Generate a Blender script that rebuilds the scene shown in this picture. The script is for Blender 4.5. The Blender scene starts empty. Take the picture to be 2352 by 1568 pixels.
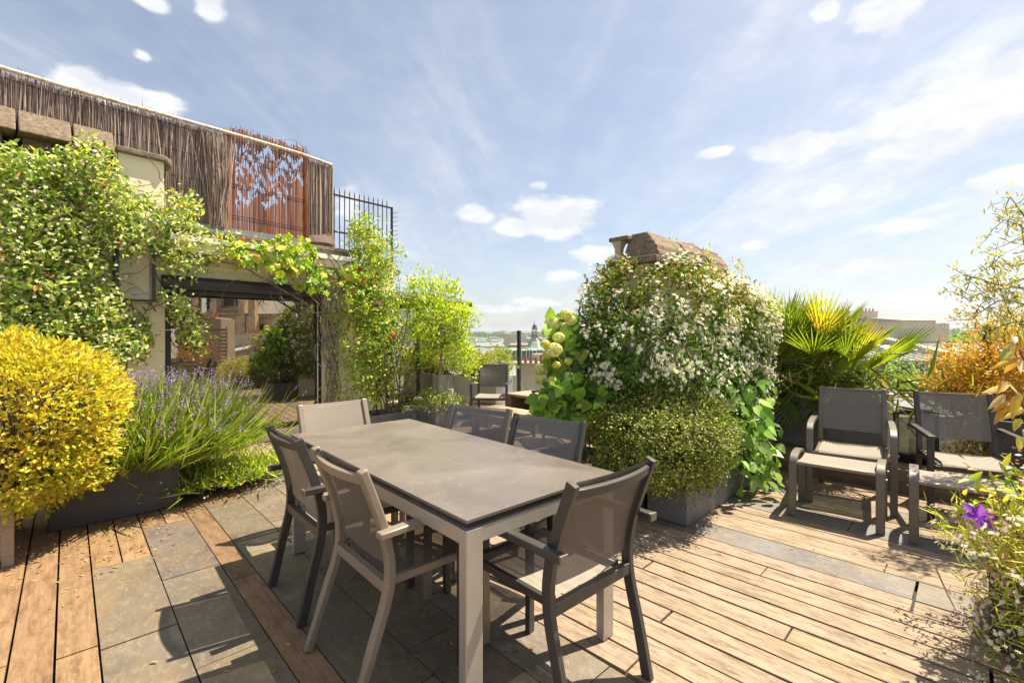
import bpy, math, random
import numpy as np
from mathutils import Vector, Matrix
R = math.radians
random.seed(7)
rng = np.random.default_rng(11)
sc = bpy.context.scene
COL = sc.collection

# ---------------------------------------------------------------- layout helpers
FPX, HX, HY, EYE = 1075.0, 1176.0, 770.0, 1.36
def P(px, py, d):
    return Vector(((px - HX) / FPX * d, d, EYE - (py - HY) / FPX * d))
def G(px, py, z=0.0):
    d = FPX * (EYE - z) / (py - HY)
    return Vector(((px - HX) / FPX * d, d, z))
def frame(ox, oy, oz, deg):
    return Matrix.Translation((ox, oy, oz)) @ Matrix.Rotation(R(deg), 4, 'Z')
DECK = frame(0, 0, 0, 43.5)                       # local x = across the boards, y = along them
FAC = frame(-2.98, 6.2, 0, 48.4)                  # local x = along the pavilion front, y = into the building
def fac_pt(px, py, t=0.0):
    o = FAC @ Vector((0, t, 0)); d = FAC.to_3x3() @ Vector((1, 0, 0))
    k = (px - HX) / FPX
    s = (o.y * k - o.x) / (d.x - d.y * k)
    dep = o.y + s * d.y
    return s, EYE - (py - HY) / FPX * dep
NRM = Vector((FAC.to_3x3() @ Vector((0, -1, 0))))
PANE_DEG = -5.5
PNRM = Matrix.Rotation(R(PANE_DEG), 3, 'Z') @ NRM
def mirrored(px, py, d):                          # a thing seen in the window glass, put where it really stands
    p = P(px, py, d); o = FAC @ Vector((-.45, .11, 0))
    return p - 2 * (p - o).dot(PNRM) * PNRM

# ---------------------------------------------------------------- objects
def tag(o, label=None, cat=None, group=None, kind=None):
    if label: o['label'] = label
    if cat: o['category'] = cat
    if group: o['group'] = group
    if kind: o['kind'] = kind
    return o
def empty(name, label, cat, loc=(0, 0, 0), rz=0.0, group=None):
    o = bpy.data.objects.new(name, None); COL.objects.link(o)
    o.empty_display_size = 0.1
    o.location = loc; o.rotation_euler = (0, 0, R(rz))
    return tag(o, label, cat, group)
def kids(o):
    return [c for c in bpy.data.objects if c.parent == o]
def copy_tree(o, parent=None):
    c = o.copy(); COL.objects.link(c); c.parent = parent
    for ch in kids(o): copy_tree(ch, c)
    return c
def copy_thing(o, loc, rz, label):
    c = copy_tree(o); c.location = loc; c.rotation_euler = (0, 0, R(rz)); c['label'] = label
    return c

class MB:
    def __init__(s): s.v = []; s.f = []; s.c = []; s.cur = None
    def add(s, vs, fs):
        b = len(s.v); s.v += [tuple(v) for v in vs]; s.f += [tuple(i + b for i in f) for f in fs]
        s.c += [s.cur or (1, 1, 1)] * len(vs)
        return s
    def box(s, x0, x1, y0, y1, z0, z1, m=None):
        vs = [Vector(p) for p in ((x0,y0,z0),(x1,y0,z0),(x1,y1,z0),(x0,y1,z0),(x0,y0,z1),(x1,y0,z1),(x1,y1,z1),(x0,y1,z1))]
        if m is not None: vs = [m @ v for v in vs]
        return s.add(vs, [(3,2,1,0),(4,5,6,7),(0,1,5,4),(1,2,6,5),(2,3,7,6),(3,0,4,7)])
    def loft(s, rings, cap=True, closed=True):
        n = len(rings[0]); vs = [v for r in rings for v in r]; fs = []
        for i in range(len(rings) - 1):
            for j in range(n if closed else n - 1):
                a = i * n + j; b = i * n + (j + 1) % n
                fs.append((a, b, b + n, a + n))
        if cap and closed:
            fs.append(tuple(range(n - 1, -1, -1))); k = (len(rings) - 1) * n
            fs.append(tuple(range(k, k + n)))
        return s.add(vs, fs)
    def sweep(s, path, w, t, side=(1, 0, 0)):        # flat bar: w along side, t across it
        side = Vector(side).normalized(); path = [Vector(p) for p in path]; rings = []
        for i, p in enumerate(path):
            a = path[max(i - 1, 0)]; b = path[min(i + 1, len(path) - 1)]
            d = (b - a).normalized(); n = side.cross(d).normalized()
            ww = w[i] if isinstance(w, (list, tuple)) else w
            rings.append([p - side*ww/2 - n*t/2, p + side*ww/2 - n*t/2, p + side*ww/2 + n*t/2, p - side*ww/2 + n*t/2])
        return s.loft(rings)
    def tube(s, path, r, n=6, cap=True):
        path = [Vector(p) for p in path]; rings = []
        u = None
        for i, p in enumerate(path):
            a = path[max(i - 1, 0)]; b = path[min(i + 1, len(path) - 1)]
            d = (b - a).normalized()
            if u is None: u = d.orthogonal().normalized()
            u = (u - d * u.dot(d)).normalized(); w = d.cross(u)
            rr = r[i] if isinstance(r, (list, tuple, np.ndarray)) else r
            rings.append([p + (u*math.cos(2*math.pi*k/n) + w*math.sin(2*math.pi*k/n))*rr for k in range(n)])
        return s.loft(rings, cap)
    def lathe(s, prof, cx=0, cy=0, n=20):
        rings = [[Vector((cx + r*math.cos(2*math.pi*k/n), cy + r*math.sin(2*math.pi*k/n), z)) for k in range(n)] for r, z in prof]
        return s.loft(rings)
    def blob(s, c, rad, lump=0.12, n=14, seed=0):
        r = np.random.default_rng(seed); ph = r.uniform(0, 6.28, 6); rings = []
        for i in range(n // 2 + 1):
            th = math.pi * (0.02 + 0.96 * i / (n // 2)); ring = []
            for j in range(n):
                f = 2 * math.pi * j / n
                k = 1 + lump * (math.sin(3*f + ph[0]) * math.sin(2*th + ph[1]) + math.sin(2*f + ph[2]) * .6)
                ring.append(Vector((c[0] + rad[0]*k*math.sin(th)*math.cos(f), c[1] + rad[1]*k*math.sin(th)*math.sin(f), c[2] - rad[2]*k*math.cos(th))))
            rings.append(ring)
        return s.loft(rings)
    def build(s, name, mat, parent=None, bevel=0.0, seg=2, smooth=False, m=None):
        me = bpy.data.meshes.new(name)
        vs = s.v if m is None else [tuple(m @ Vector(v)) for v in s.v]
        me.from_pydata(vs, [], s.f); me.update()
        if any(c != (1, 1, 1) for c in s.c):
            at = me.attributes.new('col', 'FLOAT_COLOR', 'POINT')
            at.data.foreach_set('color', np.array([(*c[:3], 1) for c in s.c], dtype=np.float32).ravel())
        o = bpy.data.objects.new(name, me); COL.objects.link(o)
        if mat: me.materials.append(mat)
        if parent: o.parent = parent
        if bevel > 0:
            b = o.modifiers.new('bevel', 'BEVEL'); b.width = bevel; b.segments = seg; b.limit_method = 'ANGLE'; b.angle_limit = R(40)
        if smooth:
            me.polygons.foreach_set('use_smooth', [True] * len(me.polygons)); me.set_sharp_from_angle(angle=R(38))
        return o

# ---------------------------------------------------------------- leaves (numpy)
def unit(a): return a / np.maximum(np.linalg.norm(a, axis=-1, keepdims=True), 1e-9)
def sphere(n): return unit(rng.normal(size=(n, 3)))
def jit(base, n, amp=.12, hue=None):               # leaf colours: a few tones, each leaf its own
    b = np.array(base, float)
    if b.ndim == 1: b = b[None]
    c = b[rng.integers(0, len(b), n)] * (1 + rng.normal(0, amp, (n, 1)))
    return np.clip(c * (1 + rng.normal(0, amp*.35, (n, 3))), 0.004, .95)
def leaf_obj(name, p, t, nr, L, W, c, mat, parent=None, fold=.25, curl=.12, blunt=False, flat4=False):
    n = len(p); t = unit(t); s = unit(np.cross(t, nr)); nr = np.cross(s, t)
    L = np.broadcast_to(np.asarray(L, float), (n,))[:, None]; W = np.broadcast_to(np.asarray(W, float), (n,))[:, None]
    if flat4:
        vs = np.stack([p, p + t*L*.45 - s*W*.5 + nr*W*fold, p + t*L - nr*L*curl, p + t*L*.45 + s*W*.5 + nr*W*fold], 1); k = 4
        loop = np.array([0, 1, 2, 3]); fsz = [4]
        if fold > .02: loop = np.array([0, 1, 2, 0, 2, 3]); fsz = [3, 3]
    else:
        a, wa, b, wb = (.34, .8, .78, .98) if blunt else (.3, .86, .66, .74)
        vs = np.stack([p, p + t*L*a - s*W*.5*wa + nr*W*fold, p + t*L*b - s*W*.5*wb + nr*(W*fold*.8 - L*curl*.5), p + t*L - nr*L*curl,
                       p + t*L*b + s*W*.5*wb + nr*(W*fold*.8 - L*curl*.5), p + t*L*a + s*W*.5*wa + nr*W*fold], 1); k = 6
        loop = np.array([0, 1, 2, 3, 0, 3, 4, 5]); fsz = [4, 4]
    me = bpy.data.meshes.new(name)
    me.vertices.add(n*k); me.vertices.foreach_set('co', vs.reshape(-1).astype(np.float32))
    lv = (loop[None] + (np.arange(n)*k)[:, None]).reshape(-1)
    me.loops.add(len(lv)); me.loops.foreach_set('vertex_index', lv.astype(np.int32))
    st = np.concatenate([[0], np.cumsum(np.tile(fsz, n))[:-1]])
    me.polygons.add(len(st)); me.polygons.foreach_set('loop_start', st.astype(np.int32))
    try: me.polygons.foreach_set('loop_total', np.tile(fsz, n).astype(np.int32))
    except Exception: pass
    me.update(calc_edges=True); me.validate()
    at = me.attributes.new('col', 'FLOAT_COLOR', 'POINT')
    cc = np.concatenate([np.repeat(c, k, 0), np.ones((n*k, 1))], 1)
    at.data.foreach_set('color', cc.reshape(-1).astype(np.float32))
    me.materials.append(mat)
    o = bpy.data.objects.new(name, me); COL.objects.link(o)
    if parent: o.parent = parent
    return o
def shell(n, c, rad, lump=.1, inner=.55, zmin=-1.0, freq=3, seed=3):
    """points in the outer part of a lumpy ellipsoid, with their outward directions"""
    r = np.random.default_rng(seed); ph = r.uniform(0, 6.28, 9)
    d = sphere(int(n*1.6)); d = d[d[:, 2] > zmin][:n]
    k = 1 + lump*(np.sin(freq*d[:,0]*2+ph[0])*np.sin(freq*d[:,1]*2+ph[1]) + .8*np.sin(freq*d[:,2]*2.3+ph[2]+d[:,0]*3) + .5*np.sin(freq*5*d[:,0]+ph[3])*np.sin(freq*5*d[:,2]+ph[4]))
    u = rng.uniform(0, 1, len(d))**.6
    rr = k*(inner + (1-inner)*u)
    rad = np.array(rad)
    return np.array(c) + d*rr[:, None]*rad, unit(d/rad)
def tufts(p, o, m, spread, out=.55, up=.25, wild=.8):
    """m leaves sprouting round each of the points: positions, tip directions, normals"""
    n = len(p)*m
    pp = np.repeat(p, m, 0) + rng.normal(0, spread, (n, 3)); oo = np.repeat(o, m, 0)
    t = unit(oo*out + np.array([0, 0, up]) + rng.normal(0, wild*.58, (n, 3)))
    nr = unit(oo*.8 + np.array([0, 0, .55]) + rng.normal(0, .42, (n, 3)))
    return pp, t, nr
def walk(p0, d0, length, n=10, wob=.25, grav=0.0):
    p = Vector(p0); d = Vector(d0).normalized(); out = [p.copy()]
    for i in range(n):
        d = (d + Vector((random.gauss(0, wob), random.gauss(0, wob), random.gauss(0, wob) - grav))).normalized()
        p = p + d*length/n; out.append(p.copy())
    return out
def in_poly(x, y, poly):
    ins = np.zeros(len(x), bool); j = len(poly) - 1
    for i in range(len(poly)):
        xi, yi = poly[i]; xj, yj = poly[j]
        c = ((yi > y) != (yj > y)) & (x < (xj - xi)*(y - yi)/((yj - yi) or 1e-9) + xi)
        ins ^= c; j = i
    return ins

# ---------------------------------------------------------------- materials
class NT:
    def __init__(s, name):
        s.m = bpy.data.materials.new(name); s.m.use_nodes = True; s.t = s.m.node_tree
        s.b = s.t.nodes['Principled BSDF']; s.out = s.t.nodes['Material Output']
    def n(s, typ, **kw):
        nd = s.t.nodes.new(typ)
        for k, v in kw.items():
            if k in nd.inputs: nd.inputs[k].default_value = v
            else: setattr(nd, k, v)
        return nd
    def l(s, a, b): s.t.links.new(a, b)
    def noise(s, scale, detail=5, rough=.6, coord='Object', stretch=None, dist=0):
        tc = s.n('ShaderNodeTexCoord'); nz = s.n('ShaderNodeTexNoise', Scale=scale, Detail=detail, Roughness=rough, Distortion=dist)
        if stretch:
            mp = s.n('ShaderNodeMapping'); mp.inputs['Scale'].default_value = stretch
            s.l(tc.outputs[coord], mp.inputs[0]); s.l(mp.outputs[0], nz.inputs['Vector'])
        else: s.l(tc.outputs[coord], nz.inputs['Vector'])
        return nz.outputs['Fac']
    def ramp(s, fac, *stops):
        r = s.n('ShaderNodeValToRGB'); e = r.color_ramp.elements
        while len(e) < len(stops): e.new(.5)
        for el, (p, c) in zip(e, stops): el.position = p; el.color = (*c, 1) if len(c) == 3 else c
        s.l(fac, r.inputs[0]); return r.outputs[0]
    def mix(s, fac, a, b, mode='MIX'):
        m = s.n('ShaderNodeMix', data_type='RGBA', blend_type=mode)
        for sock, v in ((m.inputs[0], fac), (m.inputs[6], a), (m.inputs[7], b)):
            if hasattr(v, 'is_linked'): s.l(v, sock)
            elif isinstance(v, (int, float)): sock.default_value = v
            else: sock.default_value = (*v, 1)
        return m.outputs[2]
    def bump(s, fac, strength=.3, dist=.01):
        b = s.n('ShaderNodeBump', Strength=strength, Distance=dist); s.l(fac, b.inputs['Height']); s.l(b.outputs[0], s.b.inputs['Normal'])
    def attr(s):
        a = s.n('ShaderNodeAttribute'); a.attribute_name = 'col'; return a.outputs['Color']
def mat(name, c, rough=.6, metal=0.0, var=.12, scale=6, bump=0.0, bscale=60, spec=.5, stretch=None, dirt=None):
    t = NT(name)
    f = t.noise(scale, 6, .62, stretch=stretch)
    a = tuple(max(0, x*(1-var)) for x in c); b = tuple(min(1, x*(1+var)) for x in c)
    col = t.ramp(f, (.3, a), (.7, b))
    if dirt:
        g = t.noise(scale*2.7, 8, .7)
        col = t.mix(t.ramp(g, (.52, (0,0,0)), (.72, (1,1,1))), col, dirt)
    t.l(col, t.b.inputs['Base Color'])
    t.b.inputs['Roughness'].default_value = rough; t.b.inputs['Metallic'].default_value = metal
    t.b.inputs['Specular IOR Level'].default_value = spec
    if bump: t.bump(t.noise(bscale, 6, .65), bump, .004)
    return t.m
def leaf_mat(name, trans=.4, rough=.42, tint=(1.15, 1.2, .55), spec=.35):
    t = NT(name); c = t.attr()
    f = t.noise(55, 3); c2 = t.mix(1.0, c, t.ramp(f, (.3, (.86, .86, .86)), (.7, (1.12, 1.12, 1.12))), 'MULTIPLY')
    t.l(c2, t.b.inputs['Base Color']); t.b.inputs['Roughness'].default_value = rough
    t.b.inputs['Specular IOR Level'].default_value = spec
    tr = t.n('ShaderNodeBsdfTranslucent'); t.l(t.mix(1.0, c2, tint, 'MULTIPLY'), tr.inputs[0])
    mx = t.n('ShaderNodeMixShader'); mx.inputs[0].default_value = trans
    t.l(t.b.outputs[0], mx.inputs[1]); t.l(tr.outputs[0], mx.inputs[2]); t.l(mx.outputs[0], t.out.inputs[0])
    return t.m
def wood(name, a, b, dark, rough=.75, along='y'):
    t = NT(name); st = (1, .045, 1) if along == 'y' else (.045, 1, 1)
    st2 = (1, .22, 1) if along == 'y' else (.22, 1, 1)
    g = t.noise(60, 8, .7, stretch=st, dist=.6); g2 = t.noise(24, 7, .72, stretch=st2); blot = t.noise(3.2, 5, .65)
    col = t.ramp(g, (.32, a), (.66, b))
    col = t.mix(t.ramp(g2, (.44, (0,0,0)), (.64, (.85,.85,.85))), col, dark)
    sp = t.noise(85, 5, .75, stretch=(1, .3, 1) if along == 'y' else (.3, 1, 1)); col = t.mix(t.ramp(sp, (.54, (0,0,0)), (.68, (.55,.55,.55))), col, tuple(min(1, x*1.45) for x in b))
    col = t.mix(t.ramp(blot, (.35, (0,0,0)), (.8, (.45,.45,.45))), col, tuple(min(1, x*1.25) for x in b))
    col = t.mix(1.0, col, t.attr(), 'MULTIPLY')
    t.l(col, t.b.inputs['Base Color']); t.b.inputs['Roughness'].default_value = rough
    t.b.inputs['Specular IOR Level'].default_value = .25
    t.bump(t.noise(90, 6, .7, stretch=st), .35, .003)
    return t.m
def slate_mat(name):
    t = NT(name)
    base = t.noise(2.2, 6, .6, dist=.5); och = t.noise(3.1, 7, .68, stretch=(1.2, .8, 1)); rip = t.noise(30, 9, .68, stretch=(1, .5, 1), dist=.35)
    col = t.ramp(base, (.3, (.086,.070,.052)), (.7, (.168,.139,.104)))
    col = t.mix(t.ramp(och, (.46, (0,0,0)), (.70, (.7,.7,.7))), col, (.225,.15,.066))
    col = t.mix(t.ramp(rip, (.50, (0,0,0)), (.70, (.6,.6,.6))), col, (.245,.208,.155))
    col = t.mix(1.0, col, t.attr(), 'MULTIPLY')
    t.l(col, t.b.inputs['Base Color']); t.b.inputs['Roughness'].default_value = .62
    t.bump(rip, .9, .008)
    return t.m
def fabric(name, c, see=.2):
    t = NT(name)
    tc = t.n('ShaderNodeTexCoord')
    w1 = t.n('ShaderNodeTexWave', Scale=95.0); w2 = t.n('ShaderNodeTexWave', Scale=95.0, bands_direction='Z')
    t.l(tc.outputs['Object'], w1.inputs['Vector']); t.l(tc.outputs['Object'], w2.inputs['Vector'])
    m = t.mix(.5, w1.outputs['Color'], w2.outputs['Color'])
    col = t.mix(m, tuple(x*.82 for x in c), tuple(min(1, x*1.15) for x in c))
    t.l(col, t.b.inputs['Base Color']); t.b.inputs['Roughness'].default_value = .7; t.b.inputs['Specular IOR Level'].default_value = .3
    tp = t.n('ShaderNodeBsdfTransparent'); mx = t.n('ShaderNodeMixShader'); mx.inputs[0].default_value = see
    t.l(t.b.outputs[0], mx.inputs[1]); t.l(tp.outputs[0], mx.inputs[2]); t.l(mx.outputs[0], t.out.inputs[0])
    return t.m
def glass(name, tint=(.93, .96, .95), refl=.10, dirt=.05):
    t = NT(name); tp = t.n('ShaderNodeBsdfTransparent'); tp.inputs[0].default_value = (*tint, 1)
    gl = t.n('ShaderNodeBsdfGlossy', Roughness=.02); lw = t.n('ShaderNodeLayerWeight', Blend=.5)
    pw_ = t.n('ShaderNodeMath', operation='POWER'); t.l(lw.outputs['Facing'], pw_.inputs[0]); pw_.inputs[1].default_value = 4.5
    fr = t.n('ShaderNodeMath', operation='MULTIPLY_ADD'); t.l(pw_.outputs[0], fr.inputs[0]); fr.inputs[1].default_value = .5; fr.inputs[2].default_value = .035
    df = t.n('ShaderNodeBsdfDiffuse'); df.inputs[0].default_value = (.7, .72, .7, 1)
    m1 = t.n('ShaderNodeMixShader'); t.l(fr.outputs[0], m1.inputs[0]); t.l(tp.outputs[0], m1.inputs[1]); t.l(gl.outputs[0], m1.inputs[2])
    m2 = t.n('ShaderNodeMixShader')
    t.l(t.ramp(t.noise(5, 6), (.4, (dirt*.4,)*3), (.75, (dirt*1.6,)*3)), m2.inputs[0])
    t.l(m1.outputs[0], m2.inputs[1]); t.l(df.outputs[0], m2.inputs[2]); t.l(m2.outputs[0], t.out.inputs[0])
    return t.m
def mirror_glass(name, amount=.6, tint=(.86, .80, .70)):
    t = NT(name); t.b.inputs['Base Color'].default_value = (.012, .011, .010, 1); t.b.inputs['Roughness'].default_value = .2
    gl = t.n('ShaderNodeBsdfGlossy', Roughness=.004); gl.inputs[0].default_value = (*tint, 1)
    mx = t.n('ShaderNodeMixShader'); mx.inputs[0].default_value = amount
    t.l(t.b.outputs[0], mx.inputs[1]); t.l(gl.outputs[0], mx.inputs[2]); t.l(mx.outputs[0], t.out.inputs[0])
    return t.m
def col_mat(name, rough=.8, bump=0, bscale=40, spec=.3, nz=(.8, 1.15), scale=5, stretch=None):   # colour from the mesh, broken up by noise
    t = NT(name); f = t.noise(scale, 7, .65, stretch=stretch)
    c = t.mix(1.0, t.attr(), t.ramp(f, (.3, (nz[0],)*3), (.7, (nz[1],)*3)), 'MULTIPLY')
    t.l(c, t.b.inputs['Base Color']); t.b.inputs['Roughness'].default_value = rough; t.b.inputs['Specular IOR Level'].default_value = spec
    if bump: t.bump(t.noise(bscale, 6, .65, stretch=stretch), bump, .005)
    return t.m

M = {}
M['leaf'] = leaf_mat('leaf'); M['leaf_thin'] = leaf_mat('leaf_thin', .5, .5, (1.2, 1.15, .45))
M['leaf_dense'] = leaf_mat('leaf_dense', .22, .5, (1.1, 1.15, .5), .22)
M['petal'] = leaf_mat('petal', .3, .6, (1, 1, .9), .2)
M['bark'] = mat('bark', (.16, .115, .08), .85, var=.4, scale=30, bump=.5, bscale=70, stretch=(1, 1, .2))
M['greybark'] = mat('grey_bark', (.24, .19, .16), .85, var=.35, scale=30, bump=.5, bscale=70, stretch=(1, 1, .2))
M['deck'] = wood('weathered_deck_wood', (.205, .150, .102), (.315, .243, .172), (.085, .055, .034))
M['deckbrown'] = wood('brown_deck_wood', (.175, .104, .052), (.26, .168, .092), (.095, .052, .025))
M['oldwood'] = wood('old_bench_wood', (.30, .215, .145), (.43, .33, .235), (.15, .10, .065), along='x')
M['slate'] = slate_mat('slate')
M['grey_planter'] = mat('grey_fibre_planter', (.165, .162, .165), .6, var=.16, scale=3, bump=.15, dirt=(.21, .20, .19))
M['pale_planter'] = mat('pale_fibre_planter', (.52, .51, .49), .65, var=.14, scale=3, bump=.15)
M['dark_planter'] = mat('charcoal_planter', (.055, .052, .052), .5, var=.25, scale=3, bump=.1)
M['cream'] = mat('cream_render', (.80, .72, .525), .85, var=.05, scale=1.6, bump=.2, bscale=90, dirt=(.74, .655, .46))
M['white_trim'] = mat('white_painted_trim', (.80, .76, .67), .6, var=.06, scale=4, dirt=(.55, .49, .40))
M['concrete'] = mat('weathered_concrete', (.185, .138, .095), .95, var=.5, scale=30, bump=1.0, bscale=95, dirt=(.10, .075, .05))
M['darkstone'] = mat('dark_coping_stone', (.20, .17, .135), .95, var=.4, scale=12, bump=.8, bscale=60, dirt=(.07, .06, .05))
M['anthracite'] = mat('anthracite_metal', (.035, .034, .036), .38, .3, var=.12, scale=8)
M['black_iron'] = mat('dark_iron', (.02, .017, .018), .5, .4, var=.2, scale=20)
M['zinc'] = mat('zinc_flashing', (.22, .23, .25), .5, .4, var=.15, scale=5)
M['frame_dark'] = mat('charcoal_aluminium', (.062, .055, .051), .42, .25, var=.08, scale=10)
M['frame_taupe'] = mat('taupe_aluminium', (.245, .20, .155), .42, .2, var=.06, scale=10)
M['frame_grey'] = mat('grey_brown_aluminium', (.15, .13, .108), .45, .2, var=.07, scale=10)
M['silver'] = mat('silver_aluminium', (.42, .385, .345), .36, .45, var=.05, scale=10)
M['sling_dark'] = fabric('dark_sling_mesh', (.13, .11, .092), .13)
M['sling_taupe'] = fabric('taupe_sling_mesh', (.27, .225, .18), .07)
M['sling_light'] = fabric('light_taupe_sling_mesh', (.27, .238, .20), .10)
M['sling_smoke'] = fabric('smoky_sling_mesh', (.20, .182, .176), .24)
M['glass'] = glass('clear_glass'); M['lamp_glass'] = glass('lantern_glass', (.90, .87, .78), dirt=.14)
M['window'] = mirror_glass('solar_window_glass', .56)
M['terracotta'] = mat('terracotta', (.42, .14, .055), .8, var=.15, scale=14)
M['white_plastic'] = mat('white_plastic', (.72, .70, .64), .45, var=.04)
# ================================================================ world, sun, camera
SUN_AZ = math.atan2(.905, .43)          # clockwise from +Y
SUN_EL = R(61)
sd = Vector((math.sin(SUN_AZ)*math.cos(SUN_EL), math.cos(SUN_AZ)*math.cos(SUN_EL), math.sin(SUN_EL)))
def make_world():
    w = bpy.data.worlds.new('World'); sc.world = w; w.use_nodes = True
    t = w.node_tree; N = t.nodes; L = t.links
    for n in list(N): N.remove(n)
    out = N.new('ShaderNodeOutputWorld'); sky = N.new('ShaderNodeTexSky'); sky.sky_type = 'NISHITA'
    sky.sun_disc = False; sky.sun_elevation = SUN_EL; sky.sun_rotation = SUN_AZ
    sky.air_density = 1.0; sky.dust_density = 1.6; sky.ozone_density = 1.0; sky.altitude = 50
    bg = N.new('ShaderNodeBackground'); L.new(sky.outputs[0], bg.inputs[0]); bg.inputs[1].default_value = SKY
    tc = N.new('ShaderNodeTexCoord'); D = tc.outputs['Generated']
    def math_(op, a, b=None, c=None, clamp=False):
        m = N.new('ShaderNodeMath'); m.operation = op; m.use_clamp = clamp
        for i, v in enumerate((a, b, c)):
            if v is None: continue
            if hasattr(v, 'is_linked'): L.new(v, m.inputs[i])
            else: m.inputs[i].default_value = v
        return m.outputs[0]
    def vm(op, a, b):
        m = N.new('ShaderNodeVectorMath'); m.operation = op
        for i, v in enumerate((a, b)):
            if v is None: continue
            if hasattr(v, 'is_linked'): L.new(v, m.inputs[i])
            else: m.inputs[i].default_value = v
        return m.outputs['Value'] if op in ('DOT_PRODUCT', 'LENGTH') else m.outputs[0]
    def noise(vec, scale, det, rough=.6, dist=0):
        n = N.new('ShaderNodeTexNoise'); n.inputs['Scale'].default_value = scale; n.inputs['Detail'].default_value = det
        n.inputs['Roughness'].default_value = rough; n.inputs['Distortion'].default_value = dist
        L.new(vec, n.inputs['Vector']); return n
    def smooth(x, a, b):
        m = N.new('ShaderNodeMapRange'); m.interpolation_type = 'SMOOTHSTEP'; L.new(x, m.inputs[0])
        m.inputs[1].default_value = a; m.inputs[2].default_value = b; return m.outputs[0]
    # heaped clouds: soft lumps at fixed directions of the sky, their edges torn by noise
    stretch = vm('MULTIPLY', D, (1, 1, 1.9))
    wob = noise(stretch, 13, 7, .62); wob2 = noise(stretch, 42, 5, .6)
    e = math_('ADD', math_('MULTIPLY', math_('SUBTRACT', wob.outputs['Fac'], .5), 3.1), math_('MULTIPLY', math_('SUBTRACT', wob2.outputs['Fac'], .5), .8))
    blobs = [(1275,498,105,50,1),(1195,520,50,24,1),(1085,490,46,24,.8),(2240,225,190,80,1),(2120,275,120,50,.9),(2330,180,90,70,1),(1820,338,120,32,.95),(1640,352,45,14,.7),
             (2150,330,180,32,.9),(2075,522,62,18,1),(1737,562,40,11,1),(1985,614,115,22,1),(1860,607,36,10,.8),(2080,600,50,14,.8),(1375,585,66,19,.9),(1292,632,42,14,.8),
             (290,222,150,32,1),(190,178,70,26,.9),(482,14,50,34,.9),(350,6,50,22,.8),(2040,28,105,44,1),(1895,22,38,26,.9),(945,640,34,9,.8),(1242,425,26,12,.7),
             (1140,708,80,12,.7),(1230,695,60,12,.7),(1985,645,70,10,.7),(2180,690,150,22,.7),(800,480,40,60,.5),(330,130,24,14,.6),(2300,420,120,30,.6)]
    tot = None
    for px, py, rx, ry, st in blobs:
        c = Vector((px - HX, FPX, HY - py)).normalized(); cs = c.y
        rt = Vector((c.y, -c.x, 0)).normalized(); up = rt.cross(c)
        if up.z < 0: up = -up
        sx = FPX/(rx*c.y*c.y*1.25); sy = FPX/(ry*c.y*1.2)
        v = vm('SUBTRACT', D, tuple(c))
        cb = N.new('ShaderNodeCombineXYZ')
        L.new(vm('DOT_PRODUCT', v, tuple(rt*sx)), cb.inputs[0]); L.new(vm('DOT_PRODUCT', v, tuple(up*sy)), cb.inputs[1]); L.new(vm('DOT_PRODUCT', v, tuple(c*2)), cb.inputs[2])
        m = math_('MULTIPLY_ADD', vm('LENGTH', cb.outputs[0], None), -st, st)
        tot = m if tot is None else math_('MAXIMUM', tot, m)
    heap = smooth(math_('ADD', tot, math_('MULTIPLY', e, .36)), .02, .42)
    # high streaks: noise on a flat layer overhead, drawn out along one heading
    sep = N.new('ShaderNodeSeparateXYZ'); L.new(D, sep.inputs[0])
    zz = math_('ADD', math_('MAXIMUM', sep.outputs[2], 0.0), .10)
    cb = N.new('ShaderNodeCombineXYZ')
    L.new(math_('DIVIDE', sep.outputs[0], zz), cb.inputs[0]); L.new(math_('DIVIDE', sep.outputs[1], zz), cb.inputs[1])
    mp = N.new('ShaderNodeMapping'); mp.inputs['Rotation'].default_value = (0, 0, R(-34)); mp.inputs['Scale'].default_value = (1.15, .30, 1)
    L.new(cb.outputs[0], mp.inputs[0])
    s1 = noise(mp.outputs[0], 1.6, 9, .62, .9); s2 = noise(mp.outputs[0], .55, 4, .5, .4)
    st = math_('MULTIPLY', smooth(s1.outputs['Fac'], .34, .76), smooth(s2.outputs['Fac'], .28, .58))
    right = smooth(sep.outputs[0], -.75, .75)
    st = math_('MULTIPLY', st, math_('MULTIPLY_ADD', right, .52, .46))
    low = math_('MULTIPLY', smooth(sep.outputs[2], .60, .0), .05)
    st = math_('MULTIPLY', st, math_('MULTIPLY_ADD', smooth(sep.outputs[2], .02, .30), .62, .38))                 # thin veil that thickens towards the skyline
    veil = math_('ADD', math_('ADD', low, .17), math_('MULTIPLY', right, .04))
    dens = math_('SUBTRACT', 1.0, math_('MULTIPLY', math_('SUBTRACT', 1.0, math_('MULTIPLY', heap, .97)), math_('SUBTRACT', 1.0, math_('ADD', st, veil, clamp=True))), clamp=True)
    above = smooth(sep.outputs[2], -.02, .01)
    dens = math_('MULTIPLY', dens, above)
    shade = N.new('ShaderNodeMix'); shade.data_type = 'RGBA'
    L.new(smooth(wob.outputs['Fac'], .35, .7), shade.inputs[0]); shade.inputs[6].default_value = (.80, .83, .89, 1); shade.inputs[7].default_value = (1, 1, .99, 1)
    bc = N.new('ShaderNodeBackground'); L.new(shade.outputs[2], bc.inputs[0]); bc.inputs[1].default_value = CLOUD
    mx = N.new('ShaderNodeMixShader'); L.new(dens, mx.inputs[0]); L.new(bg.outputs[0], mx.inputs[1]); L.new(bc.outputs[0], mx.inputs[2])
    L.new(mx.outputs[0], out.inputs[0])
SKY, CLOUD, SUN, EXPO = .064, .445, 5.0, 1.26
make_world()
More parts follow.
